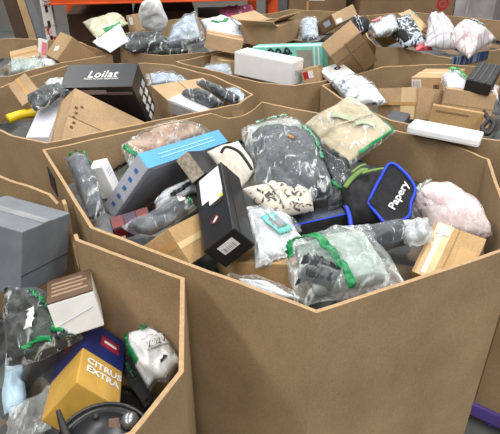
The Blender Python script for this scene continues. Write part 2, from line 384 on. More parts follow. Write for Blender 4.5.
# ------------------------------------------------------------------ pallet rack
RA, RB = V((-1.36, 3.98, 0)), V((.16, 4.20, 0))
rx = (RB-RA).normalized(); ry = V((-rx.y, rx.x, 0))
RM = Matrix((rx, ry, V((0, 0, 1)))).transposed().to_4x4(); RM.translation = RA; RL = (RB-RA).length
rack = empty('pallet_rack', RM, 'orange steel pallet rack behind the bins with a chipped white upright', 'rack')
def rpart(name, c, d, mat, bev=.004, label=None):
    bm = bmesh.new(); bm_box(bm, c, d, bev=bev); o = mesh_obj(name, bm, mat, rack)
    if label: o['label'] = label
    return o
rpart('upright', (-.03, 0, 1.1), (.07, .07, 2.2), CHIPPED, label='upright with chipped white and orange paint')
rpart('upright', (RL, 0, 1.1), (.07, .07, 2.2), ORANGE)
rpart('upright', (-.03, 1.0, 1.1), (.07, .07, 2.2), ORANGE); rpart('upright', (RL, 1.0, 1.1), (.07, .07, 2.2), ORANGE)
rpart('beam', (RL/2, -.06, 1.118), (RL-.02, .045, .135), ORANGE);
rpart('beam_lip', (RL/2, -.06, 1.055), (RL-.03, .055, .012), ORANGE)
rpart('beam', (RL/2, 1.06, 1.118), (RL-.02, .045, .135), ORANGE)
rpart('shelf_deck', (RL/2, .5, 1.168), (RL-.10, 1.06, .03), FLOORBOARD, label='added particle board deck shading the shelf')  # upper deck added to shade the shelf below it
rpart('shelf_deck', (RL/2, .5, .30), (RL-.10, 1.06, .03), FLOORBOARD)
rpart('beam_label', (RL*.80, -.0835, 1.145), (.055, .001, .03), WHITE, 0, label='small white label on the beam')
for q in range(6): rpart('slot_plate', (-.03, -.036, .72+q*.1), (.018, .002, .045), INK, 0)
def rackbox(label, c, d, mat):  # added cartons, their dark colour stands in for shade under the beam
    c = (c[0], c[1], c[2]+.003); M = RM @ Matrix.Translation(c); b = Box('shelf_carton', label, 'carton', (M.translation, (0, 0, math.degrees(math.atan2(rx.y, rx.x))), d), mat, 'cartons on the rack shelf'); b.flaps('F', 'v', K5, None); return b
rackbox('added carton coloured dark for shade on the rack shelf beside the chipped upright', (.27, .60, .625), (.44, .7, .61), K5)
rackbox('added carton coloured dark for shade in the middle of the rack shelf', (.76, .62, .625), (.46, .7, .61), K5)
rackbox('added carton coloured dark for shade on the rack shelf under the pink package', (1.24, .66, .575), (.38, .7, .50), K5)
# leaning board sheets beside the rack
def sheet(label, px, py, w, h, lean, yaw, mat, th=.02, z=.97):
    p = at(px, py, z); M = Matrix.Translation((p.x+(h/2-z)*math.tan(math.radians(lean)), p.y+.06+(.12 if mat is WHITE else 0), h/2+.015)) @ Euler((math.radians(-4), math.radians(lean), math.radians(yaw))).to_matrix().to_4x4()
    e = M.to_euler(); return Box('board_sheet', label, 'board', (M.translation, tuple(math.degrees(k) for k in e), (w, th, h)), mat, 'board sheets leaning beside the rack', bev=.002)
sheet('dark brown board sheet leaning beside the rack upright', 18.5, 38, .074, 1.7, -9, 0, K5, .06)
sheet('pale tan board sheet leaning edge on, nearest the dark sheet', 29.5, 38, .044, 1.7, -9, 0, K2, .06)
sheet('thin grey board sheet leaning between tan sheet and upright', 36, 38, .022, 1.7, -9, 0, GREY, .06)
sheet('white board sheet leaning behind the dark brown sheet', 13, 38, .09, 1.5, -9, 0, WHITE, .03, .95)
# carton stacks at the back
def stackbox(label, px0, px1, y, z0, z1, mat, depth=.7, name='shipping_carton', group='big cartons at the back', part='carton'):
    zc = (z0+z1)/2; dep = y*cP + (CAMZ-zc)*sP
    x0 = (px0-250)*dep/FPX; x1 = (px1-250)*dep/FPX
    return Box(name, label, 'carton', (((x0+x1)/2, y+depth/2, zc), (0, 0, 0), (x1-x0-.006, depth, z1-z0)), mat, group, bev=.006, part=part)
b = stackbox('dark carton at the back with a white label, behind the open kraft carton', 288, 344, 4.75, .0, 1.35, K3); b.patch('tape', 'F', .3, .40, .34, 1, TAPE); b.patch('shipping_label', 'F', .30, .70, .62, .735, WHITE, 'white shipping label')
b = stackbox('large carton at the back printed with a red ring emblem', 356, 448, 4.55, .0, 1.3, K3); b.patch('tape', 'F', 0, .755, .55, .765, TAPE); b.patch('shipping_label', 'F', .07, .76, .13, .79, LGREY)
def ring(bx, f, u, v, r0, r1, mat, name='ring_emblem'):
    M, _, _ = face_frame(bx.d, f, u, v, 0, .0016); bm = bmesh.new(); n = 28
    A = [[bm.verts.new((r*math.cos(k*2*math.pi/n), r*math.sin(k*2*math.pi/n), 0)) for k in range(n)] for r in (r1, max(r0, 1e-4))]
    for k in range(n): bm.faces.new((A[0][k], A[0][(k+1) % n], A[1][(k+1) % n], A[1][k]))
    r = bmesh.ops.extrude_face_region(bm, geom=bm.faces[:])
    for v_ in r['geom']:
        if isinstance(v_, bmesh.types.BMVert): v_.co.z += .001
    o = mesh_obj(name, bm, mat, bx.root); o.matrix_local = M; return o
ring(b, 'F', .875, .735, .030, .048, RED); ring(b, 'F', .875, .735, 0, .017, RED, 'emblem_centre')
b = stackbox('shrink wrapped grey pallet load beside the ringed carton', 458, 500, 4.55, .80, 1.35, WRAP, name='wrapped_load', group=None, part='wrapped_goods'); b.patch('wrap_fold', 'F', .3, 0, .33, 1, WRAP)
for k, m in enumerate((K3, K2, K5, K2, K3)):
    stackbox(['lowest of the flattened cartons under the grey wrapped load', 'second lowest flattened carton under the grey wrapped load', 'middle flattened carton under the grey wrapped load', 'second highest flattened carton under the grey wrapped load', 'topmost flattened carton touching the grey wrapped load'][k],
             458, 502, 4.5-.01*(k % 2), .16*k, .16*(k+1)-.004, m, group='flattened cartons under the wrapped load', name='flattened_carton')
b = stackbox('pale grey steel cabinet beyond the orange rack end post', 266, 287, 4.9, 0, 1.3, STEEL, .5, 'steel_cabinet', None, 'cabinet_body'); b.patch('door_seam', 'F', .48, 0, .52, 1, DGREY)

# ------------------------------------------------------------------ soft packages
def push_out(p, skip=()):
    for i, (bv, lo, hi) in enumerate(SOLIDS):
        if p.x < lo.x or p.x > hi.x or p.y < lo.y or p.y > hi.y or p.z < lo.z or p.z > hi.z: continue
        co, nr, _, dist = bv.find_nearest(p)
        if co is not None and dist < .09 and (p-co).dot(nr) < 0: p = co + nr*.0065
    return p
def rid(p, f, seed):
    return 1-abs(noise.noise(V((p.x*f+seed, p.y*f, p.z*f))))*2
class Bag:
    """a pillow of film or cloth spanned by four rim points (top-left, top-right, bottom-right, bottom-left)"""
    def __init__(s, name, label, cat, q, t, bin_=None, group=None, seed=1, crinkle=.007, outline=.012, round_=0, skin=FILM, part='plastic_film', inner=None, inner_t=.72, inner_s=.80, up=.7, push=True, sag=0, freq=1.0, inner_cr=.009):
        s.c = [at(*k) if len(k) == 3 else V(k) for k in q]; s.t = t; s.seed = seed; s.cr = crinkle; s.ol = outline; s.rd = round_; s.bin = bin_; s.up = up; s.rotq = Matrix.Rotation(seed*1.3, 3, 'Z'); s.push = push; s.sag = sag; s.fq = freq
        a, b, c_, d = s.c
        s.n = ((b-d).cross(a-c_)).normalized()
        if s.n.z < 0 and abs(s.n.z) > .15: s.n = -s.n
        elif s.n.dot(V((0, -1, .6))) < 0: s.n = -s.n
        ctr = (a+b+c_+d)/4
        base = ctr - s.n*t*.3
        s.root = empty(name, Matrix.Translation(base), label, cat, group); s.base = base
        w = ((b-a).length+(c_-d).length)/2; h = ((d-a).length+(c_-b).length)/2
        s.w, s.h = w, h
        res = .0048
        s.nu = int(max(16, min(64, w/res))); s.nv = int(max(16, min(64, h/res)))
        s.skin = s._pillow(part, 1.0, 1.0, skin, crinkle, True)
        if inner is not None: s.inner = s._pillow('contents', inner_s, inner_t, inner, inner_cr, False)
        vs = [v.co + base for v in s.skin.data.vertices]; solid(vs, [tuple(p.vertices) for p in s.skin.data.polygons])
    def P(s, u, v):
        if s.rd:                                        # round the outline off
            x, y = 2*u-1, 2*v-1
            k = s.rd; X = x*math.sqrt(max(0, 1-k*y*y/2)); Y = y*math.sqrt(max(0, 1-k*x*x/2)); u, v = (X+1)/2, (Y+1)/2
        a, b, c_, d = s.c
        p = a.lerp(b, u).lerp(d.lerp(c_, u), v)
        e = max(abs(2*u-1), abs(2*v-1))**3
        w = noise.noise_vector(V((u*3.3+s.seed*7.1, v*3.3, s.seed)))*s.ol*e
        return p + w - V((0, 0, s.sag*(1-(1-(2*u-1)**2)*(1-(2*v-1)**2))))
    def T(s, u, v):
        f = (max(0, 1-abs(2*u-1)**2.6)*max(0, 1-abs(2*v-1)**2.6))**.55
        lump = 1+.38*noise.noise(V((u*2.6+s.seed*3.7, v*2.6, s.seed*1.3)))+.16*noise.noise(V((u*6, v*6, s.seed)))
        return s.t*f*lump
    def surf(s, u, v, side, sz, ts, cr):
        uu, vv = .5+(u-.5)*sz, .5+(v-.5)*sz
        p = s.P(uu, vv); T = s.T(uu, vv)*ts*(s.up if side > 0 else 1-s.up)
        f = (max(0, 1-(2*u-1)**6)*max(0, 1-(2*v-1)**6))
        q = s.rotq @ (p - s.c[0]); q = V((q.x*.55, q.y*1.25, q.z)) + noise.noise_vector(p*7)*.03 + V((s.seed*3.7, s.seed*1.9, 0))
        d1 = noise.voronoi(q*17)[0]; d2 = noise.voronoi(q*41)[0]
        g = cr*(1.5*(d1[1]-d1[0]-.35)+.75*(d2[1]-d2[0]-.35)+rid(p, 24, s.seed)*.35)*(.35+.65*f)*(1.0 if ts == 1 else .8)
        return p + s.n*side*T + s.n*g*(1 if side > 0 else .6)
    def fix(s, p, m=.02):
        if s.push: p = push_out(p)
        if s.bin and p.z < 1.012: p = inside_bin(p, s.bin, m)
        if s.push: p = push_out(p)
        return p
    def _pillow(s, name, sz, ts, mat, cr, fix):
        bm = bmesh.new(); nu, nv = s.nu, s.nv; top = {}; bot = {}
        for i in range(nu+1):
            for j in range(nv+1):
                u, v = i/nu, j/nv; rim = i in (0, nu) or j in (0, nv)
                p = s.surf(u, v, 1, sz, ts, cr)
                if sz < 1: p = s.P(.5+(u-.5)*sz, .5+(v-.5)*sz).lerp(p, 1) 
                top[i, j] = bm.verts.new(s.fix(p, .02 if sz == 1 else .024)-s.base)
                bot[i, j] = top[i, j] if rim else bm.verts.new(s.fix(s.surf(u, v, -1, sz, ts, cr), .02 if sz == 1 else .024)-s.base)
        if (s.c[1]-s.c[0]).cross(s.c[3]-s.c[0]).dot(s.n) > 0: fl = True
        else: fl = False
        for i in range(nu):
            for j in range(nv):
                A = (top[i, j], top[i, j+1], top[i+1, j+1], top[i+1, j]); B = (bot[i, j], bot[i+1, j], bot[i+1, j+1], bot[i, j+1])
                if fl: A, B = A[::-1], B[::-1]
                for F in (A, B):
                    if len(set(F)) > 2:
                        try: bm.faces.new(F)
                        except ValueError: pass
        if sz < 1:
            pass
        return mesh_obj(name, bm, mat, s.root, smooth=True)
    def strip(s, name, path, width, mat, label=None, off=.0022, n=40, th=.0005, on=None):
        width *= min(s.w, s.h)/1.0; nsc = 1.0
        """printed band or label that follows the skin; path in uv"""
        bm = bmesh.new(); pts = spline([V((a, b, 0)) for a, b in path], n); rows = []; m = 4
        for i, p in enumerate(pts):
            t = (pts[min(i+1, n)]-pts[max(i-1, 0)]); t = V((t.x*s.w, t.y*s.h, 0)).normalized(); nn = V((-t.y/s.w, t.x/s.h, 0))
            row = []
            for k in range(m+1):
                q = p + nn*width*(k/m-.5)*(1+.25*noise.noise(V((i*.2, s.seed, 0))))
                u, v = min(.985, max(.015, q.x)), min(.985, max(.015, q.y))
                row.append(bm.verts.new(s.fix(s.surf(u, v, 1, 1, 1, s.cr))+s.n*off-s.base))
            rows.append(row)
        for i in range(n):
            for k in range(m): bm.faces.new((rows[i][k], rows[i][k+1], rows[i+1][k+1], rows[i+1][k]))
        o = mesh_obj(name, bm, mat, on or s.skin, smooth=True)
        md = o.modifiers.new('thickness', 'SOLIDIFY'); md.thickness = th; md.offset = 1
        if label: o['label'] = label
        return o

# ================================================================== RIGID BOXES
P = {
'white_carton': ((-0.465, 1.583, 0.908), (4.8, -14.8, -5.1), (0.048, 0.06, 0.11)),
'blue_top': ((-0.264, 1.593, 0.927), (36.5, 7.2, 55.2), (0.374, 0.053, 0.249)),
'taupe': ((-0.145, 1.4886, 1.0003), (-29.6, 42.0, -37.1), (0.0794, 0.1803, 0.0441)),
'black_box': ((-0.071, 1.258, 0.974), (10.4, -41.8, 1.5), (0.101, 0.296, 0.08)),
'kraft_parcel': ((-0.1734, 1.2158, 0.8983), (46.9, 11.8, 63.5), (0.1754, 0.104, 0.0959)),
'kraft_lower': ((0.054, 1.155, 0.862), (87.5, -23.4, -42.5), (0.278, 0.088, 0.12)),
'kraft_right': ((0.4853, 1.1069, 0.9254), (30.1, 4.1, -33.1), (0.126, 0.152, 0.045)),
'maroon': ((-0.322, 1.283, 0.922), (5.2, -9.7, 18.4), (0.107, 0.058, 0.04)),
'grey_box': ((-0.59, 1.1451, 0.9483), (4.5, 14.4, 71.3), (0.1778, 0.1976, 0.1665)),
'brown_panel': ((-0.3956, 0.9746, 0.8974), (-13.4, -6.8, 20.6), (0.0984, 0.1261, 0.087)),
'citrus': ((-0.362, 0.87, 0.773), (-14.7, 43.9, -0.1), (0.107, 0.244, 0.113)),
'loilat': ((-0.558, 2.138, 0.993), (29.4, -3.8, -8.4), (0.285, 0.12, 0.239)),
'kraft_tilted': ((-0.5664, 1.9218, 0.901), (44.8, 34.9, 24.4), (0.3083, 0.2382, 0.1302)),
'white_panel': ((-0.759, 1.953, 0.97), (11.8, -0.4, 2.8), (0.079, 0.272, 0.03)),
'kraft_left': ((-0.8705, 2.1502, 0.9774), (12.1, -28.9, 28.8), (0.0837, 0.1879, 0.1265)),
'white_lid': ((-0.2331, 2.1189, 0.9482), (2.4, 7.6, -33.4), (0.1754, 0.0788, 0.0494)),
'kraft_open': ((-0.266, 2.2842, 0.8948), (2.0, 0.2, 28.4), (0.2463, 0.2277, 0.1677)),
'kraft_label_box': ((-0.8912, 2.8141, 0.9786), (-89.3, -44.7, 39.2), (0.1373, 0.2001, 0.1428)),
'kraft_small': ((-0.824, 2.9343, 0.9065), (18.8, -7.8, 25.1), (0.0567, 0.1123, 0.1057)),
'kraft_inner': ((-1.1632, 2.9149, 0.876), (1.6, -9.5, 22.7), (0.1415, 0.2203, 0.1987)),
'kraft_mini': ((-0.642, 3.231, 1.067), (-4.1, -10.2, -20.7), (0.052, 0.096, 0.087)),
'kraft_long': ((-0.1289, 2.7705, 1.0649), (-3.3, 11.2, 2.7), (0.1776, 0.1404, 0.0649)),
'white_box': ((0.082, 2.487, 1.023), (-0.9, 1.1, -34.3), (0.304, 0.1, 0.102)),
'teal_box': ((0.1879, 2.6068, 1.0324), (-0.2, -6.9, -24.6), (0.3444, 0.0757, 0.1172)),
'red_label_box': ((0.277, 2.405, 1.007), (-4.8, -18.5, -24.1), (0.076, 0.07, 0.064)),
'white_card': ((0.375, 2.38, 1.025), (3.4, -13.9, 15.3), (0.105, 0.14, 0.02)),
'big_kraft': ((0.4437, 2.4729, 1.0902), (126.1, 37.6, 52.7), (0.2622, 0.1556, 0.0768)),
'open_carton': ((0.1137, 2.9591, 1.0777), (-3.8, -1.7, -25.5), (0.1871, 0.2905, 0.0968)),
'kraft_arm': ((0.447, 3.111, 1.094), (13.7, -29.7, -56.7), (0.217, 0.167, 0.061)),
'kraft_mid': ((0.742, 3.068, 1.035), (142.8, 39.8, 3.6), (0.097, 0.116, 0.05)),
'tape_carton': ((0.7242, 2.2384, 0.9267), (-14.4, -15.4, -52.3), (0.1944, 0.3239, 0.1244)),
'kraft_behind': ((0.896, 2.138, 0.944), (-2.2, -18.6, -67.5), (0.239, 0.06, 0.102)),
'kraft_front': ((0.83, 2.1, 0.911), (18.2, -10.7, -41.7), (0.189, 0.024, 0.073)),
'white_flat': ((0.6378, 1.6875, 1.0256), (-8.3, 1.8, -26.7), (0.227, 0.1276, 0.0281)),
'barcode_box': ((0.836, 2.412, 0.981), (2.1, -9.9, -39.3), (0.183, 0.155, 0.061)),
'black_bars': ((0.935, 2.18, 1.062), (-0.3, 4.7, -28.7), (0.094, 0.30, 0.045)),
'white_tote': ((-0.067, 1.527, 0.978), (52.5, 12.3, 76.8), (0.248, 0.124, 0.05)),
'blue_organizer': ((0.1936, 1.3081, 0.9151), (-11.9, -9.8, 7.7), (0.1535, 0.0917, 0.0402)),
}
# --- main bin
b = Box('small_carton', 'small white carton standing beside the left wall of the main bin', 'carton', P['white_carton'], WHITE)
for q in range(3): b.patch('printed_mark', 'R', .3, .62+q*.09, .75, .65+q*.09, LGREY)
b.patch('lid_flap', 'U', .02, .02, .98, .98, WHITEG, th=.002)
b = Box('product_box', 'flat grey product box with a bright sky blue side, upper left in the main bin', 'box', P['blue_top'], LGREY)
b.patch('blue_side', 'U', .0, .0, 1, 1, BLUE, 'bright blue printed side')
for v0 in (.35, .58): b.patch('printed_line', 'U', .18, v0, .86, v0+.06, plain('pale_blue_ink', (150, 206, 244), .4), off=.0014)
for q in range(5): b.patch('blue_icon', 'L', .38, .14+q*.165, .62, .20+q*.165, plain('icon_blue', (70, 112, 172), .4))
b.patch('glossy_panel', 'F', .05, .05, .97, .95, plain('gloss_grey', (162, 164, 174), .22, .12, 6))
b = Box('textile_box', 'charcoal box with a woven taupe end, tucked behind the black carton', 'box', P['taupe'], CHAR)
b.patch('woven_end', 'F', 0, 0, 1, 1, TAUPE, 'woven taupe end')
b = Box('shoe_carton', 'black carton with a torn white label leaning over the heap by the rim', 'carton', P['black_box'], BLACK, bev=.004)
b.patch('shipping_label', 'U', .16, .58, .88, .965, WHITE, 'torn white shipping label'); b.patch('label_corner', 'U', .40, .50, .86, .585, WHITE); b.patch('yellow_sticker', 'U', .74, .50, .86, .54, YEL, 'yellow dot sticker', off=.0012)
b.patch('black_label_code', 'U', .52, .445, .8, .49, INK)
ring(b, 'U', .50, .27, .011, .014, plain('dim_red_print', (120, 40, 44), .5), 'ring_print'); b.patch('printed_logo', 'U', .42, .262, .62, .285, WHITE, rot=40)
l = b.patch('barcode_label', 'F', .30, .42, .78, .80, WHITE, 'white bar code label'); b.patch('barcode', 'F', .36, .48, .72, .66, BARC, off=.0013, on=l)
b.patch('lid_seam', 'R', 0, .70, 1, .72, INK)
b = Box('kraft_parcel', 'kraft parcel partly under the black carton near the front left rim', 'parcel', P['kraft_parcel'], K4); b.flaps('U', 'u', K4, TAPEC); b.patch('tape', 'L', .3, 0, .5, 1, TAPE)
b = Box('kraft_parcel', 'kraft parcel lying below the black carton end by the front rim', 'parcel', P['kraft_lower'], K4); b.flaps('F', 'u', K4, TAPEC)
b = Box('kraft_parcel', 'kraft parcel with a shiny torn tape strip in the right corner of the main bin', 'parcel', P['kraft_right'], K4); b.flaps('U', 'v', K4, None)
b.patch('tape', 'U', .06, 0, .38, 1, TAPEC, 'shiny clear tape', off=.003); b.patch('torn_tape', 'U', .16, .05, .24, .97, WHITEG, 'white torn tape', off=.0042); b.patch('torn_tape', 'U', .10, .80, .34, .93, WHITEG, off=.0055)
b.patch('tape', 'U', .62, .0, .95, .7, TAPE, off=.003)
b = Box('picture_pack', 'maroon photo printed pack under the grey product box', 'box', P['maroon'], INK)
for q in range(3): b.patch('photo_panel', 'U', .03+.325*q, .06, .33+.325*q, .94, PLUM if q == 1 else MAROON)
for q in range(3): b.patch('photo_panel', 'F', .03+.325*q, .08, .33+.325*q, .92, MAROON if q != 1 else PLUM)
b.patch('white_caption', 'F', .1, .12, .26, .3, WHITE, off=.0013)
b = Box('storage_bag', 'black storage case with blue edges beneath the mesh bags', 'case', P['blue_organizer'], BLACKM, part='case_body', bev=.006)
b.patch('clear_lid', 'U', .04, .1, .94, .96, plain('dull_vinyl', (74, 80, 92), .15, .3, 12)); b.patch('blue_edge', 'U', 0, 0, 1, .09, PIPE); b.patch('blue_edge', 'R', 0, .0, .09, 1, PIPE); b.patch('blue_edge', 'F', .94, 0, 1, 1, PIPE)
# --- left bin
b = Box('grey_carton', 'big matt grey carton at the back of the torn front bin', 'carton', P['grey_box'], GREY, bev=.003)
b.patch('lid_seam', 'F', 0, .33, 1, .345, DGREY); b.patch('clear_tape', 'U', .42, .0, .58, 1, plain('grey_tape', (142, 146, 150), .25)); b.patch('shipping_label', 'U', .05, .7, .2, .9, WHITE)
b = Box('gift_box', 'white box with a brown printed lid panel beside the grey carton', 'box', P['brown_panel'], WHITE)
l = b.patch('brown_panel', 'U', 0, 0, 1, 1, BROWNP, 'brown panel with pale print', th=.003)
for q in range(4): b.patch('printed_line', 'U', .10, .20+q*.17, .90-.1*(q % 2), .27+q*.17, BEIGEI, off=.0032, on=l)
b.patch('fold_line', 'F', .1, .48, .9, .5, LGREY, rot=14)
b = Box('detergent_box', 'navy and gold printed box with white capital lettering in the torn bin', 'box', P['citrus'], GOLD)
for f, u0, u1, v0, v1 in (('U', 0, 1, .50, 1), ('L', 0, .50, 0, 1)): b.patch('navy_panel', f, u0, v0, u1, v1, NAVY, 'navy half of the box')
b.patch('red_badge', 'U', .38, .70, .86, .86, plain('badge_red', (150, 34, 60), .4), 'red name badge', off=.0012); b.patch('badge_line', 'U', .46, .765, .78, .795, WHITE, off=.0024)
b.patch('red_stripe', 'L', .12, .3, .22, .9, plain('badge_red', (150, 34, 60), .4), off=.0012)
b.text('CITRUS', 'U', .56, .37, .027, WHITE, 0, bold=.0006); b.text('EXTRA', 'U', .54, .255, .027, WHITE, 0, bold=.0006)
# --- bin behind left
b = Box('mailer_box', 'black mailer box with white slanted lettering on its lid', 'box', P['loilat'], BLACK, bev=.003)
b.patch('lid', 'U', 0, 0, 1, 1, plain('black_lid', (40, 42, 46), .38, .06), 'matt black lid', th=.004)
b.text('Loilat', 'U', .54, .54, .050, WHITE, 0, shear=.2, off=.0046, bold=.0006, spacing=1.06); b.text('Thanks for your experience', 'U', .53, .36, .0125, WHITE, 0, off=.0046, shear=.2)
b.patch('tuck_flap', 'F', .0, .86, .62, .95, plain('mauve_grey', (150, 136, 140), .5), 'mauve grey tuck flap'); b.patch('tuck_flap', 'F', .63, .84, .97, .90, plain('mauve_dark', (112, 100, 104), .5))
for q in range(2):
    for w in range(4): b.patch('white_mark', 'R', .30+.34*q, .05+w*.19, .52+.34*q, .17+w*.19, WHITE if w < 3 else LGREY, rot=12)
b = Box('kraft_carton', 'kraft box tipped on its corner in front of the black mailer box', 'carton', P['kraft_tilted'], K2); b.flaps('U', 'u', K2, None)
for q in range(5): b.patch('printed_symbol', 'U', .05+.015*(q % 2), .66-q*.085, .085+.015*(q % 2), .70-q*.085, plain('worn_ink', (92, 70, 48), .7), off=.0032)
b.patch('printed_symbol', 'U', .115, .72, .15, .75, plain('worn_ink', (92, 70, 48), .7), off=.0032)
b = Box('foam_panel', 'white foam panel standing beside the tipped kraft box', 'panel', P['white_panel'], plain('white_foam', (214, 216, 226), .6, .02), part='panel_body')
b = Box('kraft_carton', 'worn kraft box at the left wall behind the yellow tube', 'carton', P['kraft_left'], K1); b.flaps('U', 'v', K1, TAPE); b.patch('torn_patch', 'F', .5, .5, .8, .8, WHITE)
b = Box('lid_box', 'white lidded box next to the dark shoes in clear bags', 'box', P['white_lid'], LGREY); b.patch('lid', 'U', 0, 0, 1, 1, WHITEG, 'white lid', th=.006); b.patch('grey_side', 'F', 0, 0, 1, .92, plain('side_grey', (150, 148, 146), .5))
b = Box('kraft_carton', 'opened kraft carton under the white lidded box', 'carton', P['kraft_open'], K1); b.flaps('U', 'v', K2, None); b.patch('folded_flap', 'F', .0, .8, 1, 1, K2)
# --- far left bin
b = Box('kraft_carton', 'tipped kraft box with a white diamond label below the rack upright', 'carton', P['kraft_label_box'], K1)
b.patch('flap', 'U', .01, .01, .99, .49, K3, th=.003); b.patch('flap', 'U', .01, .51, .99, .99, K3, th=.003); b.patch('shipping_label', 'F', .28, .38, .48, .62, WHITE, 'white diamond label', rot=20)
b = Box('kraft_carton', 'small kraft box right behind the tipped labelled box', 'carton', P['kraft_small'], K2); b.flaps('U', 'v', K2, TAPE)
b = Box('kraft_carton', 'kraft carton deep in the far bin below the leaning board sheets', 'carton', P['kraft_inner'], K1); b.flaps('U', 'u', K2, TAPE)
pp = at(43, 52, 1.0)
b = Box('display_card', 'white card with a pink print upright beside the tipped kraft box', 'card', ((pp.x-.03, pp.y+.06, .965), (-12, 8, -20), (.055, .008, .17)), WHITE, part='card_body', bev=.001); b.patch('pink_print', 'F', .45, .55, .98, .92, PINKR)
# --- rack bin
b = Box('kraft_carton', 'small upright kraft box between white mailer and round white bag', 'carton', P['kraft_mini'], K2); b.patch('shipping_label', 'F', .3, .45, .75, .9, WHITE); b.flaps('U', 'v', K2, TAPE)
b = Box('kraft_carton', 'low kraft box in front of the green printed bag at the bin corner', 'carton', P['kraft_long'], K2); b.flaps('U', 'u', K2, TAPE)
# --- centre bin
b = Box('white_carton', 'long plain white box resting on the rim of the centre bin', 'carton', P['white_box'], plain('bright_white_card', (236, 236, 236), .45, .02)); b.patch('lid_flap', 'U', .01, .02, .99, .98, WHITEG, th=.002); b.patch('lid_seam', 'U', .1, .44, .9, .47, plain('cream_tape', (206, 196, 170), .4), off=.0022)
b.patch('scuff', 'R', .3, .4, .6, .6, LGREY)
b = Box('teal_carton', 'mint teal box with black script print behind the long white box', 'carton', P['teal_box'], TEAL); b.patch('window_panel', 'F', .64, .15, .86, .86, plain('window_taupe', (152, 146, 134), .4), 'greyish window panel'); b.patch('white_border', 'U', 0, .1, 1, .3, WHITE)
b.patch('mint_stripe', 'R', .1, .05, .9, .95, plain('mint_deep', (96, 176, 160), .45))
for q in range(2): b.patch('pale_stripe', 'F', .88+q*.06, .05, .90+q*.06, .95, WHITE)
def squiggle(bx, f, pts, r, mat, name='script_print'):
    M, da, db = face_frame(bx.d, f, .5, .5, 0, .001)
    o = mesh_obj(name, bm_tube(spline([V(((u-.5)*da, (v-.5)*db, 0)) for u, v in pts], 40), r, 6), mat, bx.root, True); o.matrix_local = M; return o
squiggle(b, 'F', [(.22, .78), (.27, .93), (.31, .80), (.27, .72), (.33, .76), (.38, .92), (.42, .80), (.38, .70), (.46, .74), (.50, .95), (.55, .80), (.50, .68), (.46, .78), (.58, .74)], .005, INK)
b = Box('kraft_carton', 'small kraft box with a red and white label beside the teal box', 'carton', P['red_label_box'], K2); b.patch('red_label', 'F', .12, .40, .42, .88, RED, 'red label'); b.patch('white_label', 'F', .42, .40, .72, .88, WHITE); b.flaps('U', 'u', K2, TAPE)
b = Box('card_envelope', 'white card sleeve with a round black print beside the big leaning kraft box', 'envelope', P['white_card'], WHITE, part='envelope_body', bev=.001); ring(b, 'U', .64, .62, .006, .015, INK, 'round_print'); b.patch('black_edge', 'F', 0, 0, .6, .5, INK)
b = Box('kraft_carton', 'big kraft box leaning steeply above the white card sleeve', 'carton', P['big_kraft'], K1); b.flaps('U', 'u', K1, None); b.patch('tape', 'R', 0, .2, 1, .8, TAPEC); b.patch('crease_line', 'U', .3, .0, .31, 1, K3, off=.0032)
pp = at(231, 62, .985)
b = Box('kraft_carton', 'kraft box end showing at the left of the long white box', 'carton', ((pp.x-.03, pp.y+.03, .955), (8, 10, 35), (.12, .10, .08)), K2); b.flaps('U', 'u', K2, None)
# --- far centre bin: open carton with raised flaps
b = Box('open_carton', 'open kraft carton with raised flaps behind the teal box', 'carton', P['open_carton'], K1)
d = b.d
for nm, c_, dd, rr in (('flap', (0, -d[1]/2-.03, d[2]/2+.01), (d[0], .07, .004), (-28, 0, 0)), ('flap', (-d[0]/2-.035, 0, d[2]/2+.015), (.085, d[1], .004), (0, 24, 0)), ('flap', (d[0]/2-.03, .02, d[2]/2+.02), (.07, d[1]*.9, .004), (0, -30, 0))):
    bm = bmesh.new(); bm_box(bm, (0, 0, 0), dd); o = mesh_obj(nm, bm, K2, b.root); o.matrix_local = Matrix.Translation(c_) @ Euler([math.radians(k) for k in rr]).to_matrix().to_4x4()
b.patch('opening_shade', 'U', .25, .1, .75, .9, K5)  # dark patch painted for the shaded inside of the carton
b = Box('kraft_carton', 'long kraft box pointing up with a white label below the black bag', 'carton', P['kraft_arm'], K2); b.patch('dark_end', 'F', 0, 0, 1, 1, K3, 'darker kraft side'); b.patch('shipping_label', 'F', .62, .3, .85, .75, LGREY, 'small white label', off=.0013); b.patch('shipping_label', 'R', .05, .1, .3, .45, WHITE)
b = Box('kraft_carton', 'small pale kraft box between black bag and black and white bag', 'carton', P['kraft_mid'], K2); b.flaps('U', 'u', K2, None)
# --- right bin
b = Box('kraft_carton', 'large taped kraft carton behind the flat white package', 'carton', P['tape_carton'], K1); b.patch('flap', 'F', .0, .5, 1, 1, K2, th=.003); b.patch('tape', 'F', .62, .0, .98, 1, TAPEC, off=.003); b.patch('tape', 'F', .0, .44, 1, .54, TAPE, off=.0042); b.patch('flap', 'R', .01, .01, .99, .99, K2, th=.003)
b = Box('kraft_carton', 'kraft carton showing a pale front beside the large taped carton', 'carton', (at(469, 110, .975)+V((0, .03, 0)), (-10, 4, -14), (.185, .06, .13)), K2); b.patch('crease_line', 'F', 0, .55, 1, .57, K1)
b = Box('kraft_carton', 'low kraft carton with a printed line on top edge, by the flat white package', 'carton', (at(456, 123, .962)+V((0, .015, 0)), (-8, 5, -16), (.185, .03, .10)), K4); b.patch('printed_line', 'F', .08, .78, .72, .84, K3)
b = Box('flat_package', 'flat white package lying along the rear rim of the main bin', 'package', P['white_flat'], WHITEG, part='package_body', bev=.008); b.patch('seam', 'U', .1, .47, .9, .5, LGREY)
b = Box('kraft_carton', 'kraft box with a black and white code label in the right bin', 'carton', P['barcode_box'], K2); b.flaps('U', 'u', K2, TAPEC); l = b.patch('code_label', 'F', .02, .18, .26, .92, WHITE, 'white label with bars'); b.patch('barcode', 'F', .05, .3, .22, .8, BARC, off=.0013, on=l)
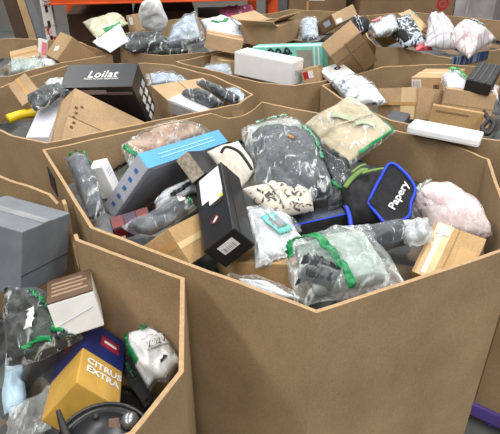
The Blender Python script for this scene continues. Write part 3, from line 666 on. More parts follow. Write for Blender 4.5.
for q in range(4): b.patch('handling_mark', 'F', .56+.035*q, .15, .58+.035*q, .55, INK)
b = Box('black_carton', 'black carton with grey ribs beside the green printed bag', 'carton', P['black_bars'], BLACK)
for q in range(3): b.patch('grey_rib', 'U', .18+q*.27, .02, .24+q*.27, .98, DGREY, th=.003)
pp = at(397, 119, .97)
b = Box('grey_case', 'dark grey case corner behind the rear rim beside the beige mailer', 'case', ((pp.x+.015, pp.y+.05, .925), (6, 0, -30), (.08, .10, .08)), DGREY, part='case_body', bev=.012); b.patch('lid_seam', 'F', 0, .6, 1, .63, INK)

# ================================================================== SOFT PACKAGES
# --- main bin
tote = Bag('tote_bag', 'off white bag with a black cord handle behind the black carton', 'bag', [(207, 152, 1.03), (238, 140, 1.03), (256, 172, .97), (240, 192, .95)], .04, 'M', seed=31, crinkle=.003, skin=CREAM, part='cloth_body', outline=.004)
hp = [at(*k) for k in ((221, 153, 1.045), (226, 147, 1.06), (238, 151, 1.055), (247, 162, 1.03), (252, 170, 1.01))]
o = mesh_obj('cord_handle', bm_tube(spline(hp, 24), .0045, 8), INK, tote.root, True); o.matrix_parent_inverse = Matrix.Translation(-tote.base)
b = Bag('padded_mailer', 'beige padded mailer in clear film with green edging against the rear wall', 'mailer', [(303, 125, 1.02), (351, 95, 1.11), (397, 131, 1.05), (345, 170, 1.0)], .055, None, seed=3, crinkle=.003, outline=.005, skin=FILMT, inner=BEIGE, inner_t=.85, inner_s=.94, push=False)
b.strip('green_edging', [(.97, .45), (.98, .75), (.955, .965), (.6, .975), (.3, .965)], .045, GREEN, 'green printed edge'); b.strip('green_print', [(.36, .30), (.5, .42), (.6, .55)], .10, plain('faded_green', (160, 170, 140), .6, .1)); b.strip('green_print', [(.55, .62), (.68, .70), (.75, .82)], .10, plain('faded_green', (160, 170, 140), .6, .1)); b.strip('seam_fold', [(.05, .42), (.4, .5), (.9, .62)], .02, plain('beige_fold', (182, 172, 148), .6))
# hose bag pieces
def pouch(label, poly, z3, th, mat):
    """stiff fabric flap: outline traced on its own plane, then given thickness"""
    a, b_, c_ = (at(*k) for k in z3); n = (b_-a).cross(c_-a).normalized()
    if n.z < 0: n = -n
    def hit(x, y):
        d = ray(x, y); o = V((0, 0, CAMZ)); return o + d*((a-o).dot(n)/d.dot(n))
    return [hit(*k) for k in poly], n
pts, nn = pouch('', [(368, 203), (379, 181), (390, 164), (403, 171), (415, 188), (411, 203), (408, 217), (388, 224), (377, 214)], [(390, 164, 1.085), (415, 188, 1.055), (378, 214, .99)], .03, BLACKM)
ctr = sum(pts, V())/len(pts)
tb = empty('tool_bag', Matrix.Translation(ctr), 'black zip bag with bright blue piping and white lettering on its flap', 'bag')
bm = bmesh.new(); ring_ = spline(pts+[pts[0]], 48)[:-1]
f = bm.faces.new([bm.verts.new(p-ctr) for p in ring_])
r = bmesh.ops.extrude_face_region(bm, geom=[f])
for v in r['geom']:
    if isinstance(v, bmesh.types.BMVert): v.co -= nn*.022
bmesh.ops.recalc_face_normals(bm, faces=bm.faces)
o = mesh_obj('flap', bm, BLACKM, tb); vs, ps = world_geo(o, Matrix.Translation(ctr)); solid(vs, ps)
mesh_obj('piping', bm_tube([p-ctr+nn*.001 for p in spline(pts+[pts[0]], 72)], .0042, 8), PIPE, tb, True)['label'] = 'bright blue piping'
e = (at(406, 184, 1.05)-at(394, 203, 1.03)); 
ex = (pts[2]-pts[0]).normalized(); ex = (ex - nn*ex.dot(nn)).normalized(); ey = nn.cross(ex)
TM = Matrix((ex, ey, nn)).transposed().to_4x4(); TM.translation = (sum((pts[k] for k in (2, 4, 6, 8)), V())/4 - ctr) + nn*.0015 + ey*(-.004)
text_obj('lettering', 'Papery', .029, WHITE, tb, TM, shear=.15, bold=.0006)
bb = Bag('tmp_body', '', 'bag', [(340, 188, .98), (383, 166, 1.03), (386, 222, .96), (350, 226, .95)], .07, 'M', seed=5, crinkle=.004, skin=BLACKM, part='bag_body', outline=.006)
bo = bb.skin; bo.parent = tb; bo.location = bb.base-ctr; bpy.data.objects.remove(bb.root)
def ribbon(pts_, wd, th_=.002):
    q = spline(pts_, 16); bm_ = bmesh.new(); rows = []
    for i, p in enumerate(q):
        tt = (q[min(i+1, 16)]-q[max(i-1, 0)]).normalized(); sd = tt.cross(V((0, -.3, 1))).normalized()
        rows.append([bm_.verts.new(p+sd*wd*k) for k in (-.5, .5)])
    for i in range(16): bm_.faces.new((rows[i][0], rows[i][1], rows[i+1][1], rows[i+1][0]))
    return bm_
for w, wd in (([(345, 187, 1.02), (352, 178, 1.035), (362, 170, 1.045), (368, 170, 1.045)], .013), ([(362, 173, 1.045), (372, 170, 1.05), (384, 168, 1.055)], .007), ([(352, 172, 1.03), (360, 166, 1.04), (366, 164, 1.04)], .007)):
    o = mesh_obj('lime_strap', ribbon([at(*k)-ctr for k in w], wd), LIME, tb, True); o['label'] = 'lime green strap'; md = o.modifiers.new('thickness', 'SOLIDIFY'); md.thickness = .002
mesh_obj('blue_edge_piping', bm_tube([p-ctr for p in spline([at(346, 207, .99), at(349, 214, .985), at(351, 226, .97)], 12)], .006, 8), PIPE, tb, True)
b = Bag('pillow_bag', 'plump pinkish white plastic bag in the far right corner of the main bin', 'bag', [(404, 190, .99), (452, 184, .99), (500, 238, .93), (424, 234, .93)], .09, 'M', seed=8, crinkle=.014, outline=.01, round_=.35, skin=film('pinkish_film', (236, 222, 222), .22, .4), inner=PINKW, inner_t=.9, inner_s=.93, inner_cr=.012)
b.strip('green_print', [(.08, .22), (.22, .12), (.42, .10)], .05, plain('pale_green_print', (186, 208, 190), .4, .1), 'faint green print')
b = Bag('lace_roll', 'cream band with dark spotted print under the slate clothing bag', 'roll', [(241, 189, .99), (311, 183, .98), (314, 211, .96), (274, 219, .95)], .055, 'M', seed=13, crinkle=.0015, outline=.002, skin=SPECK, part='cloth_roll')
b.strip('plain_end', [(.34, .05), (.345, .5), (.35, .95)], .14, CREAM, 'plain cream band')
b = Bag('garment_bag', 'big clear bag of dark slate clothing at the middle of the heap', 'bag', [(249, 132, .99), (310, 128, .99), (342, 200, .97), (254, 208, .95)], .115, 'M', seed=11, crinkle=.012, outline=.02, round_=.4, skin=FILM, inner=SLATE, inner_t=.86, inner_s=.90, inner_cr=.016)
b.strip('green_print', [(.80, .22), (.88, .45), (.90, .7)], .06, plain('sea_green_print', (96, 160, 134), .35, .2), 'green print'); b.strip('orange_tag', [(.52, .42), (.60, .46)], .05, plain('amber_tag', (196, 140, 60), .4), 'amber tag', n=8)
b = Bag('garment_bag', 'dark clothing in smoky film between slate bag and black zip bag', 'bag', [(316, 148, .98), (341, 160, .98), (362, 196, .95), (328, 216, .94)], .08, 'M', seed=12, crinkle=.008, round_=.4, skin=FILMD, inner=DARKC, inner_t=.9, inner_s=.9); b.strip('green_print', [(.15, .75), (.3, .85), (.5, .9)], .07, GREEN)
b = Bag('poly_bag', 'clear bag with rust coloured goods against the rear wall', 'bag', [(238, 129, .955), (292, 118, .955), (320, 134, .93), (250, 160, .92)], .06, 'M', seed=14, crinkle=.009, round_=.3, skin=FILM, inner=RUST); b.strip('green_print', [(.25, .14), (.5, .10), (.8, .16)], .07, plain('soft_green_print', (120, 168, 142), .35, .15), 'green print')
b = Bag('poly_bag', 'crinkled clear bag of tan goods behind the blue sided box', 'bag', [(120, 146, .97), (178, 122, .98), (214, 132, .95), (128, 168, .94)], .075, 'M', seed=15, crinkle=.010, skin=FILM, inner=TANR); b.strip('green_print', [(.03, .25), (.06, .6), (.10, .9)], .10, GREEN, 'green print')
b = Bag('garment_bag', 'charcoal garment in a clear bag standing along the left wall', 'bag', [(64, 158, 1.0), (87, 157, .99), (106, 214, .92), (90, 222, .92)], .08, 'M', seed=16, crinkle=.006, outline=.008, skin=FILMT, inner=GREYC, inner_t=.9, inner_s=.93)
b.strip('green_print', [(.05, .06), (.5, .05), (.95, .07)], .10, GREEN, 'dark green print'); b.strip('green_print', [(.90, .10), (.93, .2), (.9, .28)], .09, GREEN)
b = Bag('poly_bag', 'white poly bag with dark printing under the grey product box', 'bag', [(154, 198, .95), (190, 176, .97), (200, 190, .94), (156, 212, .92)], .04, 'M', seed=17, crinkle=.006, skin=FILMW, inner=WHG)
b.strip('black_panel', [(.30, .62), (.6, .55), (.85, .45)], .26, BLACK, 'glossy black panel')
b = Bag('poly_bag', 'narrow clear roll of grey goods with red label beside the maroon pack', 'bag', [(122, 228, .95), (188, 197, .98), (197, 208, .96), (148, 241, .93)], .06, 'M', seed=18, crinkle=.009, skin=FILM, inner=GREYC)
b.strip('green_print', [(.93, .1), (.94, .5), (.93, .9)], .10, GREEN, 'green printed end'); b.strip('white_label', [(.76, .35), (.86, .42)], .42, WHITE, 'white label', n=10); b.strip('red_print', [(.79, .38), (.83, .41)], .2, plain('pink_red', (220, 90, 90), .4), n=8, off=.004)
b = Bag('poly_mailer', 'white padded poly mailer with a teal framed label beside the black carton', 'mailer', [(243, 206, .97), (288, 216, .97), (320, 262, .93), (256, 268, .92)], .05, 'M', seed=19, crinkle=.003, skin=FILMW, inner=WHG, inner_t=.85)
b.strip('teal_label', [(.40, .50), (.70, .36)], .46, TEALP, 'teal framed label', n=12); b.strip('label_picture', [(.45, .48), (.65, .385)], .26, plain('label_grey', (128, 128, 134), .4), n=10, off=.004)
b = Bag('poly_bag', 'thin clear film with bluish sheen lying over the padded poly mailer', 'bag', [(247, 204, 1.0), (276, 212, 1.0), (302, 224, .99), (300, 238, .98)], .03, 'M', seed=20, crinkle=.009, skin=FILM)
dk = Bag('garment_bag', 'dark grey sleeve in clear film beside the pinkish white bag', 'bag', [(338, 234, .99), (408, 221, .99), (428, 240, .97), (366, 256, .96)], .065, 'M', seed=21, crinkle=.006, skin=FILMT, inner=plain('graphite_cloth', (62, 65, 72), .8, .15), inner_t=.92, inner_s=.92)
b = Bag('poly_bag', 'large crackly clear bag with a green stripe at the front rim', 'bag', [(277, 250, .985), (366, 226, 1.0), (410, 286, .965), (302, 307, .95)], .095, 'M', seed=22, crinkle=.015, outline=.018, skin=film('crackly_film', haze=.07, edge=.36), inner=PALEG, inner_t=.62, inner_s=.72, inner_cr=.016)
b.strip('green_stripe', [(.03, .30), (.10, .12), (.22, .18), (.34, .45), (.42, .75), (.46, .97)], .085, GREEN, 'green printed stripe', off=.004, n=60); b.strip('dark_insert', [(.08, .55), (.2, .68), (.36, .86)], .30, DARKC, 'dark item inside', off=-.006)
b = Bag('poly_bag', 'clear film tucked along the front rim below the kraft parcels', 'bag', [(222, 276, .96), (266, 280, .97), (318, 306, .955), (262, 300, .95)], .04, 'M', seed=23, crinkle=.012, skin=FILM, inner=WHG, inner_s=.6, inner_t=.5)
b = Bag('poly_bag', 'crumpled white film between the pinkish bag and the dark grey sleeve', 'bag', [(398, 226, 1.0), (424, 220, .99), (434, 240, .98), (410, 250, .98)], .05, 'M', seed=24, crinkle=.010, skin=FILMW)
# --- torn front bin
b = Bag('garment_bag', 'clear bag of black clothing with a white tag in the torn bin', 'bag', [(8, 290, .86), (50, 292, .87), (86, 342, .85), (6, 374, .80)], .10, 'L', seed=41, crinkle=.013, skin=FILMT, inner=DKGREEN, inner_t=.9, inner_s=.93, outline=.015)
b.strip('shipping_label', [(.50, .78), (.62, .55)], .12, WHITE, 'white printed tag', n=12); b.strip('green_print', [(.70, .3), (.85, .55), (.86, .85)], .06, GREEN); b.strip('green_print', [(.3, .92), (.5, .9), (.7, .94)], .06, GREEN)
b = Bag('poly_bag', 'clear bag with a green band below the big grey carton', 'bag', [(8, 286, .77), (38, 286, .78), (50, 306, .74), (8, 318, .73)], .05, 'L', seed=42, crinkle=.009, skin=FILM, inner=PALEG); b.strip('green_print', [(.45, .08), (.8, .25), (.95, .6)], .14, GREEN, 'green band')
b = Bag('poly_bag', 'small grey plastic wrapper between grey carton and brown lid panel', 'bag', [(47, 262, .80), (53, 262, .80), (50, 287, .74), (41, 287, .74)], .015, 'L', seed=43, crinkle=.004, skin=FILMD)
b = Bag('poly_bag', 'clear bag of white goods with green tape by the torn bin side', 'bag', [(122, 336, .79), (166, 322, .81), (183, 366, .77), (148, 393, .73)], .09, 'L', seed=44, crinkle=.0055, skin=FILM, inner=WHITEG, inner_t=.92, inner_s=.93, round_=.25)
b.strip('green_stripe', [(.10, .05), (.08, .3), (.12, .6)], .14, GREEN, 'green printed side'); b.strip('green_tape', [(.55, .03), (.56, .2)], .17, GREEN, 'green tape', n=10)
l = b.strip('barcode_label', [(.45, .50), (.95, .46)], .30, WHITE, 'white bar code label', n=14); b.strip('barcode', [(.50, .52), (.90, .485)], .13, BARC, n=14, off=.0035); b.strip('black_tab', [(.62, .82), (.8, .80)], .07, INK, n=8)
b = Bag('garment_bag', 'dark sleeve in clear film wedged between gold box and white goods bag', 'bag', [(108, 350, .71), (128, 348, .71), (158, 400, .66), (142, 408, .65)], .04, 'L', seed=45, crinkle=.008, skin=FILMT, inner=DARKC, inner_t=.9, inner_s=.92); b.strip('green_print', [(.3, .1), (.4, .35), (.5, .6)], .12, plain('deep_green', (30, 92, 72), .4))
b = Bag('poly_mailer', 'pale blue poly mailer at the outer edge of the torn bin', 'mailer', [(6, 350, .68), (22, 368, .68), (27, 408, .64), (2, 416, .63)], .03, 'L', seed=46, crinkle=.004, skin=plain('pale_blue_film', (176, 204, 222), .35, .1), part='plastic_skin')
b = Bag('poly_bag', 'empty clear film draped over the left side of the gold box', 'bag', [(8, 408, .66), (60, 384, .70), (52, 430, .64), (6, 440, .62)], .03, 'L', seed=47, crinkle=.010, skin=FILMG)
# round black appliance
pc = at(104, 458, .80)
ax = V((.05, -.35, 1)).normalized(); RMx = ax.to_track_quat('Z', 'Y').to_matrix().to_4x4(); RMx.translation = pc
ap = empty('round_appliance', RMx, 'black round appliance with a silver knob at the front of the torn bin', 'appliance')
def lathe(prof, seg=48):
    bm = bmesh.new(); R = []
    for r_, z in prof: R.append([bm.verts.new((r_*math.cos(k*2*math.pi/seg), r_*math.sin(k*2*math.pi/seg), z)) for k in range(seg)])
    for i in range(len(R)-1):
        for k in range(seg): bm.faces.new((R[i][k], R[i][(k+1) % seg], R[i+1][(k+1) % seg], R[i+1][k]))
    bm.faces.new(R[0][::-1]); bm.faces.new(R[-1]); bmesh.ops.recalc_face_normals(bm, faces=bm.faces); return bm
RR = .104
o = mesh_obj('housing', lathe([(RR*.9, -.06), (RR, -.045), (RR, .0), (RR*.985, .010), (RR*.94, .014), (RR*.93, .008), (RR*.80, .004), (RR*.78, .012), (RR*.3, .022), (.004, .024)]), plain('black_plastic', (30, 31, 33), .3, .1), ap, True)
vs, ps = world_geo(o, RMx); solid(vs, ps)
def onap(px, py):
    d = ray(px, py); o_ = V((0, 0, CAMZ)); p = o_ + d*((pc-o_).dot(ax)/d.dot(ax)); return RMx.inverted() @ p
k = onap(131, 424); o = mesh_obj('knob', lathe([(.016, 0), (.017, .014), (.013, .022), (.004, .025)], 28), SILVER, ap, True); o.location = (k.x, k.y, .006); o['label'] = 'silver knob'
k = onap(115, 428); bm = bmesh.new(); bm_box(bm, (k.x, k.y, .014), (.020, .026, .008), bev=.002); mesh_obj('brown_badge', bm, BROWNP, ap)
k = onap(97, 419); o = mesh_obj('screw', lathe([(.006, .0), (.006, .004), (.002, .005)], 16), INK, ap, True); o.location = (k.x, k.y, .012)
cp = [at(58, 410, .86), at(61, 420, .85), at(66, 434, .84), at(70, 446, .835)]
tag(mesh_obj('cable_plug', bm_tube(spline(cp, 14), lambda t: .004+.006*t), INK, None, True), 'black tapered cable end beside the round appliance', 'cable')
# --- bin behind left
b = Bag('garment_bag', 'black goods in shiny clear film beside the black mailer box', 'bag', [(26, 98, 1.04), (60, 82, 1.06), (70, 92, 1.05), (32, 112, 1.03)], .045, 'N', seed=51, crinkle=.010, skin=FILMT, inner=DARKC, inner_t=.9, inner_s=.93)
b = Bag('poly_bag', 'pale film scrap along the edge of the black mailer lid', 'bag', [(44, 82, .99), (62, 77, 1.0), (64, 86, 1.0), (50, 90, .99)], .02, 'N', seed=52, crinkle=.008, skin=FILMW)
yt = spline([at(8, 119, .955), at(24, 114, .96), at(38, 112, .965)], 14)
tag(mesh_obj('yellow_tube', bm_tube(yt, .018, 14), YEL, None, True), 'yellow tube lying beside the white foam panel', 'tube')
sh = [[(194, 84, 1.0), (204, 80, 1.02), (243, 98, 1.01), (232, 104, .99)], [(178, 94, .995), (192, 90, 1.0), (226, 104, .995), (214, 108, .98)]]
for q, (k, lb) in enumerate(zip(sh, ('upper dark grey shoe in a clear bag behind the white lidded box', 'lower dark grey shoe in a clear bag touching the white lidded box'))):
    b = Bag('bagged_shoe', lb, 'shoe', k, .05, 'N', 'bagged shoes', seed=53+q, crinkle=.005, skin=FILMT, inner=plain('dark_shoe', (48, 52, 60), .6, .2), inner_t=.92, inner_s=.94, round_=.3, outline=.004)
b = Bag('poly_bag', 'clear bag edge showing beside the bagged shoes at the bin corner', 'bag', [(226, 88, .99), (246, 92, .99), (246, 104, .98), (228, 104, .98)], .03, 'N', seed=56, crinkle=.009, skin=FILM, inner=BLUEISH)
b = Bag('poly_bag', 'bluish clear bag flat behind the opened kraft carton', 'bag', [(146, 74, .95), (192, 74, .95), (198, 84, .94), (148, 86, .94)], .05, 'N', seed=57, crinkle=.008, skin=FILM, inner=BLUEISH)
# --- far left bin
b = Bag('poly_bag', 'greenish clear bag at the near rim of the far left bin', 'bag', [(10, 62, .97), (44, 60, .98), (48, 72, .96), (8, 76, .95)], .06, 'Q', seed=61, crinkle=.010, skin=FILM, inner=PALEG)
b = Bag('poly_bag', 'clear film strip beneath the tipped labelled kraft box', 'bag', [(37, 60, .98), (56, 60, .98), (60, 68, .96), (38, 70, .96)], .04, 'Q', seed=62, crinkle=.008, skin=FILM, inner=WHG)
# --- rack bin
b = Bag('padded_mailer', 'beige and green printed pouch lying on top under the orange beam', 'pouch', [(82, 22, 1.10), (119, 14, 1.12), (128, 24, 1.09), (97, 39, 1.06)], .05, None, seed=71, crinkle=.004, skin=mottled('leafy_beige', [(.35, (160, 162, 132)), (.55, (192, 186, 164)), (.8, (206, 200, 182))], 9, .45), part='pouch_skin', push=False)
b.strip('green_print', [(.25, .93), (.5, .92), (.8, .93)], .10, GREEN, 'green printed edge')
b = Bag('poly_mailer', 'white poly mailer below the beige and green pouch', 'mailer', [(92, 42, 1.05), (120, 25, 1.09), (130, 41, 1.05), (110, 53, 1.02)], .03, None, seed=72, crinkle=.003, outline=.004, skin=plain('white_mailer', (228, 230, 234), .4, .03), part='plastic_skin')
b = Bag('round_bag', 'tall rounded white bag rising before the orange beam', 'bag', [(138, 1, 1.24), (163, -2, 1.24), (169, 32, 1.07), (140, 31, 1.07)], .10, None, seed=73, crinkle=.007, round_=.75, skin=mottled('bright_white_film', [(.3, (206, 208, 208)), (.7, (236, 236, 234))], 9, .4), part='plastic_skin')
b.strip('green_print', [(.10, .93), (.3, .97), (.55, .95)], .06, GREEN); b.strip('inner_fold', [(.30, .72), (.22, .45), (.45, .15), (.72, .35), (.68, .65)], .03, plain('shade_white', (196, 194, 188), .5))
b = Bag('garment_bag', 'black clothing in film below the tall rounded white bag', 'bag', [(118, 44, 1.02), (160, 31, 1.07), (170, 44, 1.04), (130, 56, 1.0)], .07, 'R', seed=74, crinkle=.008, skin=FILMT, inner=DARKC, inner_t=.9, inner_s=.93)
b = Bag('poly_bag', 'tall peaked bag of crackly clear film beside the rounded white bag', 'bag', [(172, 28, 1.10), (196, 10, 1.17), (207, 44, 1.04), (163, 50, 1.02)], .09, None, seed=75, crinkle=.013, skin=FILM, inner=BLUEISH, inner_s=.75, inner_t=.7)
b = Bag('poly_bag', 'bluish film bag with dark bits at the near rim under the rack', 'bag', [(140, 46, 1.01), (184, 40, 1.03), (194, 54, 1.0), (146, 57, .99)], .06, 'R', seed=76, crinkle=.011, skin=FILM, inner=DKGREEN, inner_s=.85); b.strip('green_print', [(.2, .4), (.5, .55), (.8, .4)], .10, plain('mint_print', (120, 180, 150), .4))
b = Bag('poly_mailer', 'white mailer with a green printed smile leaning by the low kraft box', 'mailer', [(201, 20, 1.10), (231, 17, 1.11), (248, 43, 1.04), (208, 40, 1.04)], .05, None, seed=77, crinkle=.005, skin=mottled('silver_white', [(.3, (196, 202, 212)), (.7, (222, 226, 232))], 8, .35), part='plastic_skin')
b.strip('green_print', [(.28, .34), (.4, .45), (.58, .45), (.75, .30)], .10, GREEN, 'green curved print'); b.strip('grey_edge', [(.95, .05), (.96, .5), (.96, .95)], .08, plain('steel_grey', (134, 140, 156), .4))
b = Bag('pink_package', 'bright pink package on the rack shelf below the orange beam', 'package', [(219, 9, .95), (253, 6, .96), (256, 18, .90), (222, 21, .90)], .06, None, seed=78, crinkle=.006, skin=PINK, part='plastic_skin', push=True); b.strip('silver_fold', [(.45, .1), (.5, .5), (.47, .9)], .06, plain('pale_pink', (244, 190, 210), .3))
b = Bag('poly_bag', 'small clear bag below the pink package', 'bag', [(228, 19, 1.06), (246, 16, 1.07), (250, 26, 1.04), (232, 27, 1.04)], .04, None, seed=79, crinkle=.008, skin=FILM, inner=WHG)
# --- centre bin
b = Bag('poly_bag', 'clear bluish bag left of the long white box', 'bag', [(198, 70, .97), (230, 64, .98), (236, 78, .95), (208, 82, .94)], .06, 'S', seed=81, crinkle=.010, skin=FILM, inner=BLUEISH)
# --- far bins
b = Bag('poly_bag', 'blue tinted clear bag between the open carton and the long kraft box', 'bag', [(300, 20, 1.10), (317, 18, 1.10), (321, 40, 1.04), (299, 42, 1.03)], .06, None, seed=82, crinkle=.010, skin=FILM, inner=BLUEISH)
b = Bag('backpack', 'black bag with white straps above the big leaning kraft box', 'bag', [(336, 30, 1.10), (352, 19, 1.12), (372, 27, 1.09), (352, 43, 1.05)], .08, None, seed=83, crinkle=.005, skin=DARKC, part='cloth_body', round_=.2)
b.strip('white_strap', [(.45, .95), (.5, .6), (.75, .35), (.95, .3)], .06, LGREY, 'white strap'); b.strip('white_strap', [(.35, .95), (.38, .6), (.6, .25)], .04, LGREY)
b = Bag('garment_bag', 'flat black pouch under the long kraft box', 'pouch', [(318, 40, 1.04), (340, 33, 1.06), (350, 41, 1.03), (330, 45, 1.02)], .04, None, seed=84, crinkle=.004, skin=BLACKM, part='cloth_body')
b = Bag('poly_bag', 'whitish film bag with pink top between black bag and printed bag', 'bag', [(366, 26, 1.10), (394, 15, 1.13), (402, 30, 1.09), (374, 38, 1.06)], .06, None, seed=85, crinkle=.010, skin=FILM, inner=WHG); b.strip('pink_print', [(.15, .2), (.3, .15), (.45, .2)], .22, PINKR)
b = Bag('printed_bag', 'black and white printed bag above the far bin wall', 'bag', [(388, 26, 1.09), (408, 15, 1.12), (426, 43, 1.04), (402, 48, 1.02)], .08, None, seed=86, crinkle=.006, skin=BW, part='plastic_skin'); b.strip('black_side', [(.06, .1), (.10, .5), (.2, .93)], .22, BLACKM, 'black side')
b = Bag('kraft_envelope', 'kraft paper envelope on top of the black and white printed bag', 'envelope', [(398, 14, 1.14), (410, 9, 1.15), (428, 27, 1.09), (420, 33, 1.08)], .015, None, seed=87, crinkle=.002, outline=.002, skin=K2, part='paper_sleeve', push=False); b.strip('green_mark', [(.9, .2), (.92, .5)], .1, plain('faded_teal_print', (110, 170, 150), .4))
b = Bag('coral_package', 'small coral pink package at the rim of the far bin', 'package', [(414, 44, 1.03), (429, 42, 1.035), (432, 50, 1.01), (416, 51, 1.01)], .03, None, seed=88, crinkle=.004, skin=CORAL, part='plastic_skin', push=False); b.strip('seam', [(.1, .5), (.9, .5)], .06, PINKR)
b = Bag('checked_bag', 'tall peaked checked plastic bag beside the coral package', 'bag', [(429, 14, 1.15), (443, 16, 1.14), (466, 50, 1.03), (424, 46, 1.04)], .08, None, seed=89, crinkle=.008, skin=STRG, part='plastic_skin'); b.strip('heat_seal', [(.05, .03), (.95, .04)], .04, WHITE)
b = Bag('checked_bag', 'wide faint red checked plastic bag at the taped rim', 'bag', [(447, 34, 1.09), (464, 21, 1.12), (496, 38, 1.07), (468, 58, 1.01)], .09, None, seed=90, crinkle=.008, skin=STRI, part='plastic_skin'); b.strip('green_print', [(.75, .25), (.85, .4), (.9, .6)], .10, PALEG)
# blue printed tape along the rim of the far bin, a thing stuck to it would be a part: parent to the bin
ubin = [o for o in C.objects if o.get('label', '').startswith('far corrugated bulk bin with blue')][0]
a_, b_ = V((.985, 2.705, 0)), V((1.215, 2.85, 0)); e_ = (b_-a_).normalized(); nr = V((e_.y, -e_.x, 0))
bm = bmesh.new(); M_ = Matrix((e_, nr, V((0, 0, 1)))).transposed().to_4x4(); M_.translation = (a_+b_)/2 + nr*.004 + V((0, 0, .985)) - ubin.matrix_world.translation
bm_box(bm, (0, 0, 0), ((b_-a_).length, .006, .045), M_); mesh_obj('printed_tape', bm, striped('blue_tape', (40, 56, 96), (120, 134, 160), 60, 60, .5), ubin)['label'] = 'dark blue printed tape'
# --- right bin
b = Bag('poly_bag', 'blue and white printed film bag hanging over the corner of the right bin', 'bag', [(330, 80, 1.01), (362, 77, 1.01), (388, 104, .99), (350, 108, .97)], .07, 'T', seed=91, crinkle=.011, skin=FILM, inner=BLUEW, inner_s=.9)
b = Bag('poly_bag', 'green and white film bag on top of the barcode labelled kraft box', 'bag', [(440, 76, 1.04), (455, 68, 1.05), (478, 96, 1.01), (444, 92, 1.02)], .05, 'T', seed=92, crinkle=.010, skin=FILM, inner=WHG); b.strip('green_stripe', [(.55, .05), (.7, .4), (.95, .7)], .16, plain('leaf_green', (70, 160, 92), .4), 'green stripe')
b = Bag('poly_bag', 'pinkish white bag at the far side of the black ribbed carton', 'bag', [(474, 86, 1.03), (498, 86, 1.03), (498, 102, 1.0), (480, 98, 1.0)], .05, 'T', seed=93, crinkle=.006, skin=PINKW, part='plastic_skin')
tag(mesh_obj('cable_bundle', bm_tube(spline([at(484, 112, .99), at(488, 120, 1.0), at(482, 128, 1.0), at(488, 134, .99), at(494, 124, 1.0), at(486, 116, 1.0)], 40), .008, 8), INK, None, True), 'black cable bundle at the end of the flat white package', 'cable')

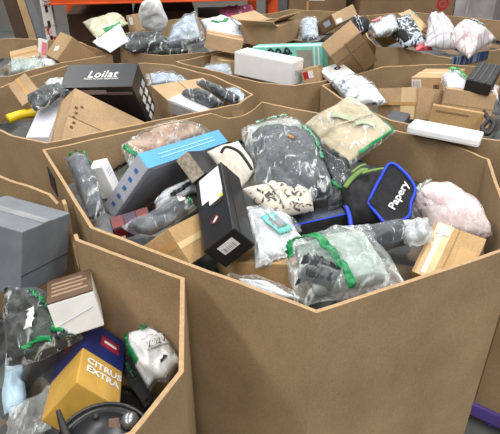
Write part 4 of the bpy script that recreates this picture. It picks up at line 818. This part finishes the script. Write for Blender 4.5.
# ------------------------------------------------------------------ loose goods under what shows
def heap(key, zt, label, amp=.035, seed=0, step=.022):
    poly = BINS[key]; cx = sum(p[0] for p in poly)/len(poly); cy = sum(p[1] for p in poly)/len(poly)
    x0, x1 = min(p[0] for p in poly), max(p[0] for p in poly); y0, y1 = min(p[1] for p in poly), max(p[1] for p in poly)
    nx, ny = int((x1-x0)/step), int((y1-y0)/step); bm = bmesh.new(); G = {}
    for i in range(nx+1):
        for j in range(ny+1):
            p = V((x0+(x1-x0)*i/nx, y0+(y1-y0)*j/ny, 0)); p = inside_bin(p, key, .03)
            q = V((p.x*5, p.y*5, seed)); z = zt + amp*(noise.noise(q)*1.3+rid(q*2.2, 1, seed)*.5+noise.noise(q*5)*.3)
            for bv, lo, hi in SOLIDS:
                if lo.x-.01 < p.x < hi.x+.01 and lo.y-.01 < p.y < hi.y+.01:
                    h = bv.ray_cast(V((p.x, p.y, -.5)), V((0, 0, 1)))
                    if h[0] is not None and h[0].z-.012 < z: z = h[0].z-.012
            G[i, j] = (V((p.x-cx, p.y-cy, 0)), max(z, .05))
    G = {(i, j): (a, min([z]+[G[i+k, j+l][1] for k in (-1, 0, 1) for l in (-1, 0, 1) if (i+k, j+l) in G and G[i+k, j+l][1] < z-.008])) for (i, j), (a, z) in G.items()}
    top = {k: bm.verts.new(V((a.x, a.y, z))) for k, (a, z) in G.items()}; bot = {k: bm.verts.new(V((a.x, a.y, .02))) for k, (a, z) in G.items()}
    for i in range(nx):
        for j in range(ny):
            bm.faces.new((top[i, j], top[i+1, j], top[i+1, j+1], top[i, j+1])); bm.faces.new((bot[i, j+1], bot[i+1, j+1], bot[i+1, j], bot[i, j]))
    for i in range(nx):
        bm.faces.new((bot[i, 0], bot[i+1, 0], top[i+1, 0], top[i, 0])); bm.faces.new((top[i, ny], top[i+1, ny], bot[i+1, ny], bot[i, ny]))
    for j in range(ny):
        bm.faces.new((top[0, j], top[0, j+1], bot[0, j+1], bot[0, j])); bm.faces.new((bot[nx, j], bot[nx, j+1], top[nx, j+1], top[nx, j]))
    o = mesh_obj('packed_filling', bm, HEAP, None, True); o.location = (cx, cy, 0)
    tag(o, label, 'filling', kind='stuff')
heap('M', .86, 'jumbled packed goods filling the main bin below its top layer', seed=1)
heap('L', .60, 'jumbled packed goods at the bottom of the torn front bin', seed=2)
for k, lb in (('N', 'jumbled packed goods under the black mailer box'), ('Q', 'jumbled packed goods under the tipped labelled kraft box'), ('R', 'jumbled packed goods in the bin below the orange beam'),
              ('S', 'jumbled packed goods under the long white box'), ('T', 'jumbled packed goods under the taped kraft cartons'), ('U', 'jumbled packed goods under the checked plastic bags'), ('W', 'jumbled packed goods under the open kraft carton')):
    heap(k, .87, lb, seed=ord(k), step=.03)

# ------------------------------------------------------------------ light
w = bpy.data.worlds.new('hall_light'); S.world = w; w.use_nodes = True
w.node_tree.nodes['Background'].inputs[0].default_value = (.88, .94, 1.0, 1); w.node_tree.nodes['Background'].inputs[1].default_value = .34
def strip_light(x, y, z, sx, sy, e, col=(1, .985, .96)):
    l = bpy.data.lights.new('strip_light', 'AREA'); l.shape = 'RECTANGLE'; l.size = sx; l.size_y = sy; l.energy = e; l.color = col
    o = bpy.data.objects.new('strip_light', l); C.objects.link(o); o.location = (x, y, z)
for x in (-3.2, 0.2, 3.4):
    for y in (-4.8, -1.2, 2.6, 6.4): strip_light(x, y, 5.2, .5, 2.6, 118)  # row behind the camera added to brighten faces turned toward it
S.view_settings.view_transform = 'Standard'; S.view_settings.look = 'None'; S.view_settings.gamma = 1; S.view_settings.use_curve_mapping = False
S.view_settings.exposure = -0.14
